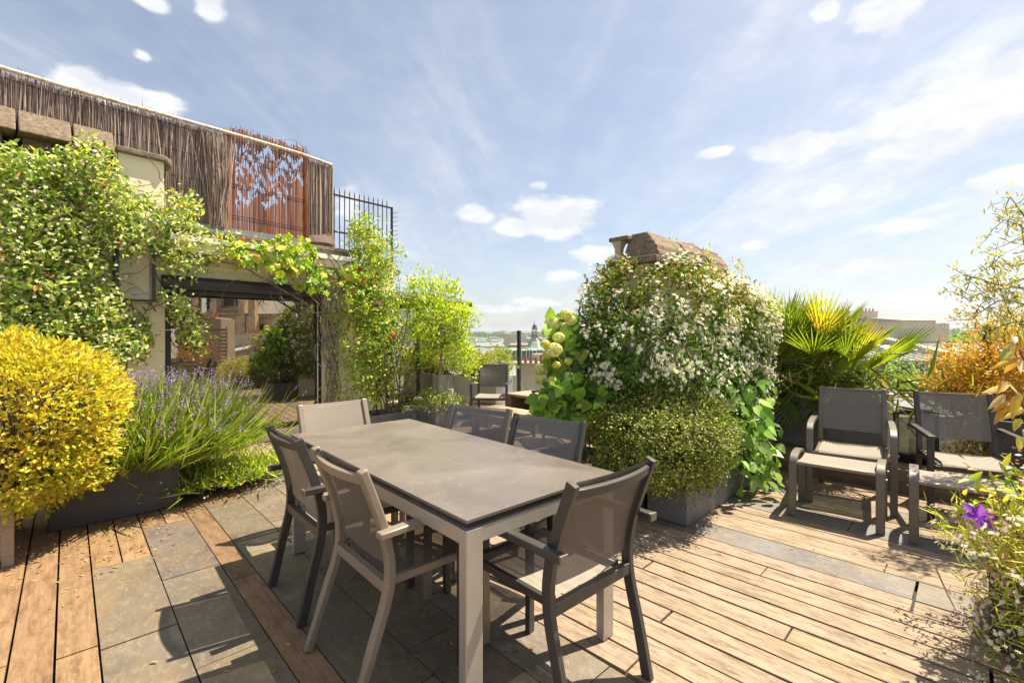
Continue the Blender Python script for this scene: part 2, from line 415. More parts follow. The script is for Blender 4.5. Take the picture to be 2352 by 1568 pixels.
sl = bpy.data.lights.new('sun', 'SUN'); sl.energy = SUN; sl.angle = R(.55); sl.color = (1, .885, .70)
so = bpy.data.objects.new('sun', sl); COL.objects.link(so); so.rotation_euler = sd.to_track_quat('Z', 'Y').to_euler(); so.location = (20, 10, 40)
cam = bpy.data.cameras.new('camera'); co = bpy.data.objects.new('camera', cam); COL.objects.link(co); sc.camera = co
cam.sensor_width = 36; cam.lens = FPX/2352*36; cam.shift_y = -14/2352; cam.clip_start = .05; cam.clip_end = 20000
co.location = (0, 0, EYE); co.rotation_euler = (R(90), 0, 0)
sc.view_settings.view_transform = 'Standard'; sc.view_settings.look = 'None'; sc.view_settings.exposure = EXPO; sc.view_settings.gamma = 1

# ================================================================ terrace floor
def tone(a=.12): 
    k = 1 + random.gauss(0, a); return (k, k*(1 + random.gauss(0, .02)), k*(1 + random.gauss(0, .04)))
def runs(mb, x0, x1, y0, y1, length, gap, z=0, th=.026, first=None, a=.10):
    y = y0; L = first if first else random.uniform(.4, 1)*length
    while y < y1 - .02:
        e = min(y + L, y1); mb.cur = tone(a); dz = random.uniform(-.0015, .0015)
        mb.box(x0 + gap/2, x1 - gap/2, y + gap*.4, e - gap*.4, z - th + dz, z + dz); y = e; L = length
b = MB(); s = MB()
for i in range(20): runs(b, .1 - .14*(i + 1), .1 - .14*i, -2.2, 5.6, 3.1, .009)
def slates(x0, x1, y0, y1, joint, ln=.95):
    k = math.floor((y0 - joint)/ln); ys = [joint + ln*j for j in range(k, k + 14)]
    for a_, c_ in zip(ys, ys[1:]):
        a2, c2 = max(a_, y0), min(c_, y1)
        if c2 - a2 > .03:
            s.cur = tone(.1); dz = random.uniform(-.002, .002); s.box(x0 + .003, x1 - .003, a2 + .003, c2 - .003, -.022 + dz, .001 + dz)
slates(.1, .378, -2.2, 3.64, 2.69); slates(.378, .658, -2.2, 4.17, 3.22); slates(.79, 1.067, -2.2, 4.43, 3.476); slates(1.067, 1.344, -2.2, 4.6, 1.78); slates(1.344, 1.62, -2.2, 4.9, 1.12)
for x0, x1, y0 in ((.1, .239, 3.64), (.239, .378, 3.64), (.378, .518, 4.17), (.518, .658, 4.17), (.79, .93, 4.43), (.93, 1.067, 4.43), (1.067, 1.2, 4.6), (1.2, 1.344, 4.6), (1.344, 1.48, 4.9), (1.48, 1.62, 4.9)):
    runs(b, x0, x1, y0 + .002, 6.6, 2.2, .008)
runs(b, .658, .79, -2.2, 6.6, 1.9, .006, first=1.35)
o = b.build('wood_deck', M['deckbrown'], m=None); o.matrix_world = DECK; tag(o, kind='structure')
# right-hand deck, laid at a slight angle to the rest
RD = frame(*(DECK @ Vector((1.622, 1.3, 0))), 45.4)
b = MB(); x = .004; w = .1345; k = 0
skip = []
while x < 3.56:
    band = None
    for a_, c_, jn in ((1.500, 1.755, -1.03), (2.30, 2.56, -.45), (2.86, 3.0, .2)):
        if x < c_ - .02 and x + w > a_ + .02: band = (a_, c_, jn)
    if band:
        if band not in skip:
            skip.append(band); a_, c_, jn = band
            L_ = [-3.6, -1.9, jn, jn + 1.35, jn + 1.7, jn + 2.8, 5.6] if a_ < 2 else [-3.6, -1.6, -.62, .6, 2.4, 5.6]
            for y0, y1 in zip(L_, L_[1:]):
                s2 = tone(.06); g = .012 if y0 == jn else .003
                s.cur = (s2[0]*1.0, s2[1]*1.12, s2[2]*1.42)
                mt = DECK.inverted() @ RD
                s.box(a_ + .003, c_ - .003, y0 + g, y1 - .003, -.022, .0005, mt)
        x = band[1] + .001; continue
    nxt = min([a_ for a_, c_, j in ((1.500, 1.755, 0), (2.30, 2.56, 0), (2.86, 3.0, 0)) if a_ > x + .01] + [9])
    ww = w if x + w*1.5 < nxt else nxt - x
    runs(b, x, x + ww, -3.6, 5.6 if x < 3 else 4.5, random.choice((3.6, 4.4, 5.2)), random.choice((.008, .011, .014, .016)), a=.04); x += ww; k += 1
o = b.build('wood_deck', M['deck']); o.matrix_world = RD; tag(o, kind='structure')
o = s.build('slate_paving', M['slate']); o.matrix_world = DECK; tag(o, kind='structure')
# what carries the floor: the roof slab of the block
b = MB(); b.box(-3.2, 6.75, -3.0, 10.5, -.75, -.05); b.box(-3.1, 6.6, -2.9, 10.4, -22, -.75)
o = b.build('terrace_slab', mat('dark_roof_slab', (.045, .04, .035), .9, scale=4)); o.matrix_world = DECK; tag(o, kind='structure')
# city ground and far hills
b = MB(); b.box(-9000, 9000, -9000, 9000, -24, -23)
o = b.build('ground', mat('city_ground', (.22, .21, .19), .9, scale=.02)); tag(o, kind='structure')
b = MB(); rings = []
for i in range(81):
    a = R(-80 + 2*i); d = 6200 + 500*math.sin(i*.9)
    h = -4 + 26*math.sin(i*.21 + .5)**2 + 9*math.sin(i*.8) + 6*math.sin(i*1.9)
    c = Vector((math.sin(a), math.cos(a), 0))
    rings.append([c*(d - 900) + Vector((0, 0, -24)), c*d + Vector((0, 0, h)), c*(d + 2200) + Vector((0, 0, h*.8 + 8)), c*(d + 3000) + Vector((0, 0, -24))])
b.loft(rings, cap=False, closed=False)
o = b.build('hills', mat('far_wooded_hills', (.22, .27, .27), .95, scale=.004, var=.3), smooth=True); tag(o, kind='structure')
# fallen leaves
n = 260; pts = []
for _ in range(n):
    r = random.random()
    if r < .62: p = DECK @ Vector((random.uniform(-.45, .55), random.gauss(3.95, .32), 0))
    elif r < .8: p = DECK @ Vector((random.uniform(-.5, 1.6), random.uniform(1.2, 4.3), 0))
    else: p = DECK @ Vector((random.uniform(1.2, 4.6), random.uniform(-.3, 2.8), 0))
    pts.append((p.x, p.y, .004))
pts = np.array(pts); t_ = rng.normal(size=(n, 3)); t_[:, 2] = 0; nn = np.tile([0, 0, 1.], (n, 1)) + rng.normal(0, .2, (n, 3))
o = leaf_obj('fallen_leaves', pts, t_, nn, rng.uniform(.012, .045, n), rng.uniform(.007, .018, n), jit([(.5,.33,.14),(.62,.45,.2),(.3,.13,.05),(.35,.4,.08)], n), M['leaf'], fold=.3, curl=-.1)
tag(o, kind='stuff')
# ================================================================ dining table and chairs
def W(X, Y, z=0): return DECK @ Vector((X, Y, z))
def facing(dx, dy): return math.degrees(math.atan2(-dx, dy))
M['tabletop'] = None
def tabletop_mat():
    t = NT('brushed_tabletop')
    a = t.noise(2.4, 6, .6, dist=.6); sm = t.noise(7, 8, .75, dist=2.0)
    col = t.ramp(a, (.3, (.108, .090, .074)), (.7, (.172, .148, .126)))
    col = t.mix(t.ramp(sm, (.56, (0,0,0)), (.72, (.4,.4,.4))), col, (.28, .25, .215))
    sp = t.noise(75, 2, .5); col = t.mix(t.ramp(sp, (.735, (0,0,0)), (.76, (.8,.8,.8))), col, (.5, .47, .40))
    t.l(col, t.b.inputs['Base Color']); t.l(t.ramp(a, (.3, (.30,)*3), (.7, (.42,)*3)), t.b.inputs['Roughness'])
    t.b.inputs['Specular IOR Level'].default_value = .55
    return t.m
M['tabletop'] = tabletop_mat()
tb = empty('dining_table', 'long rectangular table with grey brown top and silver legs, six chairs round it', 'table', (-.459, 2.525, 0), 42.05)
MB().box(-.416, .416, -.918, .918, .729, .741).build('tabletop', M['tabletop'], tb, .0015)
b = MB(); b.box(-.39, .39, -.89, -.84, .702, .7285); b.box(-.39, .39, .84, .89, .702, .7285); b.box(-.39, -.34, -.839, .839, .702, .7285); b.box(.34, .39, -.839, .839, .702, .7285)
b.build('spacer_frame', M['frame_dark'], tb)
b = MB(); b.box(-.340, .340, -.912, -.88, .648, .7015); b.box(-.340, .340, .88, .912, .648, .7015); b.box(-.412, -.388, -.871, .871, .648, .7015); b.box(.388, .412, -.871, .871, .648, .7015)
b.build('apron_frame', M['silver'], tb, .002)
for sx in (-1, 1):
    for sy in (-1, 1):
        b = MB(); x0, x1 = sorted((sx*.341, sx*.414)); y0, y1 = sorted((sy*.872, sy*.914)); b.box(x0, x1, y0, y1, .004, .7018)
        b.build('leg', M['silver'], tb, .003)

def arc(pts, n=8):                                  # smooth a few control points (Catmull-Rom)
    pts = [Vector(p) for p in pts]; q = [pts[0]*2 - pts[1]] + pts + [pts[-1]*2 - pts[-2]]; out = []
    for i in range(1, len(q) - 2):
        for k in range(n):
            t = k/n; a, b_, c, d = q[i-1], q[i], q[i+1], q[i+2]
            out.append(.5*((2*b_) + (c - a)*t + (2*a - 5*b_ + 4*c - d)*t*t + (3*b_ - a - 3*c + d)*t**3))
    return out + [pts[-1]]
def sling(x, path, sag=.012, nx=8, th=.004):
    path = [Vector(p) for p in path]; b = MB(); rows = []
    for i, p in enumerate(path):
        d = (path[min(i+1, len(path)-1)] - path[max(i-1, 0)]).normalized(); n = Vector((1, 0, 0)).cross(d)
        rows.append([Vector((x*(2*j/nx - 1), p.y, p.z)) + n*(-sag*(1 - (2*j/nx - 1)**2)) for j in range(nx + 1)])
    b.loft(rows, cap=False, closed=False); return b
def dining_chair(label, fm, sm, round_legs=False, capm=None):
    t = empty('dining_chair', label, 'chair', group='chairs around the dining table')
    w = .235; fm_, sm_ = M[fm], M[sm]
    fl = .12 if round_legs else .075
    rear = arc([(-.0, -.245 - fl, 0), (0, -.245 - fl*.42, .2), (0, -.225, .43), (0, -.245, .62), (0, -.335, .875)], 7)
    for sx in (-1, 1):
        b = MB(); pts = [Vector((sx*w, p.y, p.z)) for p in rear]
        if round_legs:
            b.sweep(pts, [.040 if p.z > .15 else .032 for p in pts], .036)
        else: b.sweep(pts, .026, .042)
        b.build('rear_post', fm_, t, .008 if round_legs else .003, 3 if round_legs else 2, smooth=True)
        b = MB(); b.sweep([(sx*(w + (.0 if round_legs else .034)), .235, .002), (sx*(w + (.0 if round_legs else .034)), .235, .618)], .026, .040); b.build('front_leg', fm_, t, .004 if round_legs else .003)
        b = MB()
        if round_legs: b.sweep(arc([(sx*(w + .032), .262, .636), (sx*(w + .034), .05, .645), (sx*(w + .032), -.285, .632)], 5), .046, .026)
        else: b.sweep([(sx*(w + .034), .262, .634), (sx*(w + .034), -.318, .634)], .038, .030)
        b.build('armrest', fm_, t, .005, smooth=True)
        if not round_legs:
            MB().box(sx*(w + .034) - .0195, sx*(w + .034) + .0195, -.327, -.3175, .6185, .6495).build('armrest_cap', M[capm or fm], t, .002)
        MB().box(sx*(w - .03) - .011, sx*(w - .03) + .011, -.195, .222, .405, .437).build('seat_rail', fm_, t, .003)
    b = MB(); b.box(-w + .013, w - .013, -.245, -.217, .392, .437); b.box(-w + .006, w - .006, .222, .247, .395, .432); b.build('cross_rail', fm_, t, .003)
    top = [(x, -.322 - .034*(1 - (x/w)**2), .835) for x in [w*(k/5 - 1)*.94 for k in range(11)]]
    b = MB(); b.sweep(top, .036, .020, side=(0, -.25, 1)); b.build('top_rail', fm_, t, .004, smooth=True)
    bp = [(0, p.y + .004, p.z) for p in rear if p.z > .485] 
    sling(w - .02, bp, sag=-.010).build('back_sling', sm_, t, smooth=True)
    sling(w - .036, [(0, -.20, .436), (0, -.1, .436), (0, 0, .437), (0, .1, .438), (0, .20, .438), (0, .238, .434), (0, .243, .425)], sag=.012).build('seat_sling', sm_, t, smooth=True)
    return t
d_in = facing(.742, .67); d_end = facing(-.67, .742)
cA = dining_chair('charcoal armchair at the near left corner of the table, its back turned to the lavender', 'frame_dark', 'sling_taupe', capm='frame_grey')
cA.location = (-.905, 2.575, 0); cA.rotation_euler.z = R(d_in)
cB = dining_chair('taupe armchair with curved legs and coarse mesh, nearest the camera on the left long side', 'frame_taupe', 'sling_dark', True)
cB.location = (-.452, 2.085, 0); cB.rotation_euler.z = R(d_in)
dark = dining_chair('dark brown armchair at the short end of the table, its seat in full sun', 'frame_dark', 'sling_smoke', capm='frame_grey')
dark.location = (.150, 1.935, 0); dark.rotation_euler.z = R(d_end)
for ch in kids(dark):
    if ch.name.startswith('seat_sling'): ch.data.materials[0] = M['sling_light']
    if ch.name.startswith('back_sling'): ch.data.materials[0] = fabric('brown_back_mesh', (.15, .122, .098), .10)
cE = dining_chair('dark armchair with smoky mesh back beside the white hydrangea side of the table', 'frame_dark', 'sling_smoke', capm='frame_grey')
cE['label'] = 'dark armchair with a smoky mesh back, in front of the hydrangea'
cE.location = (.012, 2.50, 0); cE.rotation_euler.z = R(facing(-.61, -.79))
cD = dining_chair('taupe framed armchair with grey mesh back, turned askew before the low wooden table', 'frame_grey', 'sling_smoke', True)
cD.location = (-.392, 2.93, 0); cD.rotation_euler.z = R(facing(-.53, -.85))
cF = dining_chair('pale taupe armchair with light mesh back at the far short end, before the window', 'frame_taupe', 'sling_light', True)
cF.location = (-1.075, 3.175, 0); cF.rotation_euler.z = R(facing(.69, -.72))

# ================================================================ lounge armchairs and footstools
def lounge(label, fm, sm, group, curved=True):
    t = empty('garden_armchair', label, 'armchair', group=group); w = .268; fm_, sm_ = M[fm], M[sm]
    for sx in (-1, 1):
        if curved:
            b = MB(); pts = arc([(sx*w, .305, .002), (sx*w, .30, .30), (sx*w, .29, .545), (sx*w, .25, .605), (sx*w, .16, .628), (sx*w, -.05, .632), (sx*w, -.30, .618)], 5); b.sweep(pts, .046, .030)
            b.build('arm_frame', fm_, t, .004, smooth=True)
        else:
            MB().box(sx*w - .02, sx*w + .02, .27, .30, .002, .6).build('front_leg', fm_, t, .003)
            MB().box(sx*w - .022, sx*w + .022, -.32, .315, .6005, .628).build('armrest', fm_, t, .004)
        rear = arc([(0, -.36, .002), (0, -.29, .25), (0, -.25, .44), (0, -.28, .62), (0, -.375, .89)], 6)
        MB().sweep([Vector((sx*(w - .04), p.y, p.z)) for p in rear], .036, .034).build('rear_post', fm_, t, .006, smooth=True)
        MB().sweep([(sx*(w - .046), -.25, .40), (sx*(w - .046), .29, .405)], .024, .036).build('seat_rail', fm_, t, .003)
    b = MB(); b.box(-w + .02, w - .02, -.245, -.222, .375, .41); b.box(-w + .023, w - .023, .272, .296, .378, .412); b.build('cross_rail', fm_, t, .003)
    sling(w - .058, [(0, p.y + .004, p.z) for p in rear if p.z > .505], sag=-.016).build('back_sling', sm_, t, smooth=True)
    MB().sweep([(x, -.368 - .014*(1 - (x/.23)**2), .872) for x in [-.21 + .042*k for k in range(11)]], .02, .016, side=(0, 0, 1)).build('top_hem', sm_, t, .004)
    sling(w - .062, [(0, -.21 + .06*k, .424 + .002*k) for k in range(9)] + [(0, .298, .43), (0, .31, .415), (0, .298, .40)], sag=.010).build('seat_sling', M['sling_light'], t, smooth=True)
    return t
gl = 'armchairs with footstools facing the deck'
lL = lounge('taupe garden armchair with curved arms and smoky mesh back, in front of the palm planter', 'frame_grey', 'sling_smoke', gl)
lL.location = (2.83, 3.91, 0); lL.rotation_euler.z = R(143)
lR = lounge('charcoal garden armchair with straight flat arms, in front of the orange maple', 'frame_dark', 'sling_smoke', gl, False)
lR.location = (3.45, 3.55, 0); lR.rotation_euler.z = R(150)
def footstool(label):
    t = empty('footstool', label, 'footstool', group='mesh footstools before the garden armchairs'); w = .262
    for sx in (-1, 1):
        pts = arc([(sx*w, .205, .002), (sx*w, .19, .22), (sx*w, .175, .375), (sx*w, .13, .432), (sx*w, .05, .45), (sx*w, -.06, .45), (sx*w, -.13, .432), (sx*w, -.175, .375), (sx*w, -.19, .22), (sx*w, -.205, .002)], 4)
        MB().sweep(pts, .052, .024).build('side_frame', M['frame_grey'], t, .004, smooth=True)
        for y in (-.135, .135):
            MB().tube([(sx*(w + .028), y, .36), (sx*(w + .036), y, .36)], .008, 8).build('bolt', M['silver'], t)
    b = MB(); b.tube([(-.245, -.16, .395), (.245, -.16, .395)], .014, 8); b.tube([(-.245, .16, .395), (.245, .16, .395)], .014, 8); b.build('cross_tube', M['frame_taupe'], t)
    path = [(0, -.175, .392), (0, -.168, .408)] + [(0, -.15 + .03*k, .413 - .012*math.sin(math.pi*k/10)) for k in range(11)] + [(0, .168, .408), (0, .176, .395), (0, .168, .382)] + [(0, .15 - .03*k, .378 - .02*math.sin(math.pi*k/10)) for k in range(11)]
    sling(w - .03, path, sag=.005, nx=10).build('sling', M['sling_light'], t, smooth=True)
    return t
f1 = footstool('taupe footstool with pale mesh top in front of the curved-arm armchair'); f1.location = (2.449, 3.522, 0); f1.rotation_euler.z = R(139.5)
f2 = copy_thing(f1, (2.955, 3.04, 0), 139.5, 'taupe footstool with pale mesh top beside the purple clematis')
M['sling_far'] = fabric('dense_grey_sling_mesh', (.135, .125, .12), .07)
fc = lounge('grey armchair with tall mesh back standing by the tall planters at the far end', 'frame_dark', 'sling_far', 'armchairs at the far seating corner', False)
fc.location = (-.33, 7.35, 0); fc.rotation_euler.z = R(176)
fd = copy_thing(fc, tuple(W(4.6, 3.95)), 100, 'dark armchair half hidden behind the hydrangea at the far seating corner')

# ================================================================ timber platforms, low table, bench
def planks(mb, x0, x1, y0, y1, z0, z1, w, along='y', gap=.006):
    n = max(1, round(((x1 - x0) if along == 'y' else (y1 - y0))/w))
    for i in range(n):
        mb.cur = tone(.1)
        if along == 'y': a = x0 + (x1 - x0)*i/n; c = x0 + (x1 - x0)*(i + 1)/n; mb.box(a + gap/2, c - gap/2, y0, y1, z0, z1)
        else: a = y0 + (y1 - y0)*i/n; c = y0 + (y1 - y0)*(i + 1)/n; mb.box(x0, x1, a + gap/2, c - gap/2, z0, z1)
    return mb
def deckthing(name, label, cat, X, Y, z=0, rz=0, group=None):
    p = W(X, Y, z); return empty(name, label, cat, tuple(p), 43.5 + rz, group)
t = deckthing('timber_platform', 'long low timber step running behind the two garden armchairs', 'platform', 5.29, -2.2, 0, 1.5)
planks(MB(), .035, 1.0, 0, 6.1, .180, .21, .135).build('deck_boards', M['deck'], t)
b = MB(); b.cur = tone(.05); b.box(0, .034, 0, 2.9, .105, .205); b.cur = tone(.05); b.box(0, .034, 2.905, 6.1, .105, .205); b.cur = (.8, .78, .75); b.box(.004, .036, 0, 2.3, .004, .10); b.cur = (.7, .7, .68); b.box(.004, .036, 2.305, 6.1, .004, .10)
b.build('riser_boards', M['deck'], t)
t = deckthing('timber_platform', 'raised timber step at the far corner carrying the tall pale planters', 'platform', 4.95, 5.75)
planks(MB(), 0, 1.25, 0, 2.6, .12, .15, .135).build('deck_boards', M['deck'], t)
b = MB(); b.cur = (.8, .8, .8); b.box(.01, 1.24, .01, .04, .004, .119); b.box(.01, .04, .04, 2.59, .004, .119); b.build('riser_boards', M['deck'], t)
t = deckthing('coffee_table', 'low square weathered wooden table behind the far dining chairs', 'table', 4.4, 4.78)
planks(MB(), -.34, .34, -.36, .36, .262, .302, .12).build('tabletop', M['oldwood'], t, .003)
for sx in (-1, 1):
    for sy in (-1, 1):
        b = MB(); b.cur = (.8, .8, .8); b.box(sx*.28 - .04, sx*.28 + .04, sy*.30 - .04, sy*.30 + .04, .003, .22); b.build('leg', M['oldwood'], t, .003)
b = MB(); b.cur = (.75, .73, .7); b.box(-.30, .30, -.33, -.30, .20, .2615); b.box(-.30, .30, .30, .33, .20, .2615); b.box(-.31, -.285, -.299, .299, .20, .2615); b.box(.285, .31, -.299, .299, .20, .2615); b.build('apron', M['oldwood'], t)
t = deckthing('wooden_bench', 'weathered wooden bench with an open shelf holding a clay pot, against the glass rail', 'bench', 5.0, 3.3)
planks(MB(), -.03, .62, 0, 2.1, .415, .455, .16).build('seat', M['oldwood'], t, .003)
for y0, y1 in ((.03, .10), (1.0, 1.06), (2.0, 2.07)):
    b = MB(); b.cur = (.85, .83, .8); b.box(0, .6, y0, y1, .003, .4145); b.build('upright_panel', M['oldwood'], t)
b = MB(); b.cur = (.6, .58, .55); b.box(.55, .58, .101, .999, .06, .414); b.box(.55, .58, 1.061, 1.999, .06, .414); b.build('back_panel', M['oldwood'], t)
b = MB(); b.cur = (.8, .8, .78); b.box(.0, .549, .101, .999, .03, .06); b.box(0, .549, 1.061, 1.999, .03, .06); b.build('shelf', M['oldwood'], t)
p = W(5.2, 4.95, .062); t = empty('clay_pot', 'small terracotta pot standing on the shelf of the wooden bench', 'pot', tuple(p))
MB().lathe([(.06, 0), (.085, .11), (.085, .112), (.098, .112), (.098, .14), (.086, .14), (.078, .115)]).build('pot_body', M['terracotta'], t, smooth=True)
b = MB(); a = W(5.04, 4.85, .085); c = W(5.03, 4.42, .085); b.tube([a, c], .018, 8); tag(b.build('rolled_mat', M['silver']), 'pale rolled tube lying on the bench shelf beside the clay pot', 'tube')
p = G(1036, 952); t = empty('parasol_base', 'white parasol foot with an empty tube beside the lemon tree planter', 'parasol base', tuple(p))
MB().lathe([(.24, 0), (.25, .03), (.24, .07), (.12, .10), (.05, .11)], n=28).build('foot', M['white_plastic'], t, smooth=True)
MB().lathe([(.043, .111), (.043, .44), (.034, .44), (.034, .3)]).build('tube', M['white_plastic'], t, smooth=True)
k = MB().tube([(.04, 0, .40), (.10, 0, .40)], .012, 8); k.tube([(.10, 0, .40), (.12, 0, .40)], .026, 10); k.build('knob', M['frame_dark'], t)

# ================================================================ lanterns
def lantern(name, label, loc, rz, w, h, group=None):
    t = empty(name, label, 'lantern', tuple(loc), rz, group)
    b = MB(); b.box(-w*.42, w*.42, -w*.42, w*.42, 0, .02); b.box(-w*.34, w*.34, -w*.34, w*.34, .02, .06); b.box(-w/2, w/2, -w/2, w/2, .06, .085); b.build('base', M['black_iron'], t, .003)
    b = MB()
    for sx in (-1, 1):
        for sy in (-1, 1): x, y = sx*(w/2 - .008), sy*(w/2 - .008); b.box(x - .008, x + .008, y - .008, y + .008, .085, h - .035)
    b.box(-w/2, w/2, -w/2, w/2, h - .035, h - .02); b.box(-w*.36, w*.36, -w*.36, w*.36, h - .012, h); b.box(-w*.3, w*.3, -w*.3, w*.3, h - .02, h - .012); b.build('frame', M['black_iron'], t)
    g = w/2 - .008
    for k, (x0, x1, y0, y1) in enumerate(((-g + .009, g - .009, -g - .001, -g + .001), (-g + .009, g - .009, g - .001, g + .001), (-g - .001, -g + .001, -g + .009, g - .009), (g - .001, g + .001, -g + .009, g - .009))):
        MB().box(x0, x1, y0, y1, .086, h - .036).build('pane', M['lamp_glass'], t)
    MB().lathe([(w*.16, .0855), (w*.16, .20), (w*.02, .205)]).build('candle', M['white_plastic'], t, smooth=True)
    return t
lantern('lantern', 'black framed glass lantern standing on the timber step between the two armchairs', W(5.62, .56, .2115), 45, .30, .47)
p = W(3.05, 6.62); 
def wall_lantern():
    s0, z0 = fac_pt(268, 690, -.16); s1, z1 = fac_pt(352, 566, -.16)
    o = FAC @ Vector(((s0 + s1)/2, 0, z0)); w = s1 - s0; h = fac_pt(310, 560, -.16)[1] - z0
    t = empty('wall_lantern', 'black framed glass wall lamp hung on the cream wall among the climbing jasmine', 'wall lamp', tuple(o), 48.4)
    b = MB(); x = w/2; d0, d1 = -.19, -.035
    for sx in (-1, 1):
        for y in (d0, d1 - .022): b.box(sx*x - .015, sx*x + .015, y - .004, y + .026, 0, h)
    b.box(-x + .011, x - .011, d0, d0 + .022, 0, .022); b.box(-x + .011, x - .011, d0, d0 + .022, h - .022, h)
    for sx in (-1, 1): b.box(sx*x - .0105, sx*x + .0105, d0 + .022, d1 - .022, 0, .022); b.box(sx*x - .0105, sx*x + .0105, d0 + .022, d1 - .022, h - .022, h)
    b.build('frame', M['anthracite'], t)
    MB().box(-x + .011, x - .011, d1 - .02, d1, .0, h).build('back_plate', mat('lamp_back_plate', (.80, .76, .66), .5, var=.1), t)
    MB().box(-x + .011, x - .011, d0 + .008, d0 + .012, .022, h - .022).build('pane', M['lamp_glass'], t)
    MB().box(-x + .0105, x - .0105, d0 + .022, d1 - .022, .001, .008).build('bottom_pane', M['lamp_glass'], t)
    MB().lathe([(.02, h*.55), (.03, h*.75), (.018, h*.8), (.018, h*.97)], 0, -.11, 10).build('bulb_holder', M['white_plastic'], t, smooth=True)
    MB().box(-.05, .05, d1, -.002, h*.4, h*.6).build('bracket', M['anthracite'], t)
wall_lantern()

# ================================================================ planters
def planter(name, label, X, Y, w, d, h, m, z=0, rz=0, taper=.0, group=None, lip=.02, soil=.05):
    t = deckthing(name, label, 'planter', X, Y, z, rz, group)
    b = MB()
    def ring(k, zz): return [Vector((-w/2*k, -d/2*k, zz)), Vector((w/2*k, -d/2*k, zz)), Vector((w/2*k, d/2*k, zz)), Vector((-w/2*k, d/2*k, zz))]
    i = 1 - 2*lip/min(w, d)
    def inner(zz): a = w/2 - lip; c = d/2 - lip; return [Vector((-a, -c, zz)), Vector((a, -c, zz)), Vector((a, c, zz)), Vector((-a, c, zz))]
    b.loft([ring(1 - taper, .003), ring(1, h), inner(h), inner(h - soil - .03)]); b.build('box', m, t, .004)
    b = MB(); a = w/2 - lip - .001; c = d/2 - lip - .001; b.box(-a, a, -c, c, h - soil - .02, h - soil); b.build('soil', mat('potting_soil', (.045, .03, .02), .95, var=.5, scale=40, bump=.8), t)
    return t
def lp(n): return M[n]
planter('planter', 'wide dark planter box under the lavender', .275, 4.765, .75, .46, .37, lp('dark_planter'))
planter('planter', 'low dark edging trough to the right of the lavender planter', 1.21, 4.95, 1.08, .30, .135, lp('grey_planter'))
t = deckthing('planter', 'weathered wooden planter box under the yellow shrub', 'planter', -.62, 4.42)
b = MB(); planks(b, -.36, .36, -.345, -.32, .05, .40, .36); 
for i in range(3): b.cur = tone(.1); b.box(-.36, .36, -.35, -.325, .03 + .125*i, .148 + .125*i); b.cur = tone(.1); b.box(.335, .36, -.32, .35, .03 + .125*i, .148 + .125*i)
b.build('side_boards', M['oldwood'], t)
for x, y in ((.362, -.352), (-.362, -.352), (.362, .352)):
    b = MB(); b.cur = (.9, .9, .9); b.box(x - .025, x + .025, y - .025, y + .025, .003, .42); b.build('corner_post', M['oldwood'], t)
MB().box(-.33, .33, -.319, .34, .3, .36).build('soil', bpy.data.materials['potting_soil'], t)
gp = 'grey planter boxes round the chimney'
planter('planter', 'front grey planter box under the round creeping shrub, its corner towards the table', 3.56, 1.72, .74, .31, .34, lp('grey_planter'), rz=1, group=gp)
planter('planter', 'middle grey planter box under the heart-leaved plant', 4.29, 1.745, .70, .31, .37, lp('grey_planter'), rz=1, group=gp)
planter('planter', 'grey planter box at the foot of the timber step, partly behind the heart-leaved plant', 4.93, 1.76, .55, .31, .37, lp('grey_planter'), rz=1, group=gp)
planter('planter', 'dark grey planter box under the hydrangea, behind the round creeping shrub', 3.20, 2.36, .42, .9, .36, lp('dark_planter'), group=gp)
planter('planter', 'big blue grey trough planter holding the fan palm on the timber step', 5.82, 1.45, .62, 1.35, .53, lp('grey_planter'), z=.2115, rz=1.5)
planter('planter', 'dark trough on the timber step under the orange maple', 5.85, -.65, .6, 1.5, .45, lp('dark_planter'), z=.2115, rz=1.5)
rp = W(3.65, 6.35)
def fac_planter(name, label, s, t_, w, d, h, m, rz=0):
    o = FAC @ Vector((s, t_, 0)); X = DECK.inverted() @ o
    return planter(name, label, X.x, X.y, w, d, h, m, rz=4.9 + rz)
fac_planter('planter', 'low long grey planter box under the climbing rose, a solar lamp stuck in it', 1.48, -.22, 1.05, .46, .215, lp('grey_planter'))
fac_planter('planter', 'square grey planter pot under the lemon tree', 1.93, -.78, .40, .40, .325, lp('grey_planter'), rz=-3)
for X, Y, lb in ((5.2, 7.42, 'leftmost of the three tall pale planters under the clipped hedge'), (5.4, 6.88, 'middle of the three tall pale planters, behind the far armchair'), (5.62, 6.32, 'rightmost of the three tall pale planters, next to the wooden bench')):
    planter('planter', lb, X, Y, .42, .42, .47, lp('pale_planter'), z=.1515, taper=.06, group='tall pale planters along the glass rail')
fg = W(3.02, -.28)
planter('planter', 'dark planter box under the white and pink daisies in the right corner of the deck', 3.22, -.40, .62, .9, .34, lp('dark_planter'))
# solar lamp in the rose planter
o = FAC @ Vector((1.86, -.36, .168)); t = empty('solar_lamp', 'small white solar garden lamp stuck in the rose planter', 'garden lamp', tuple(o))
MB().lathe([(.008, 0), (.008, .07), (.03, .075), (.034, .09)], n=12).build('spike', M['white_plastic'], t, smooth=True)
MB().lathe([(.032, .091), (.044, .19)], n=14).build('pane', M['lamp_glass'], t, smooth=True)
MB().lathe([(.07, .1905), (.075, .2), (.05, .225), (.01, .232)], n=18).build('cap', M['white_plastic'], t, smooth=True)

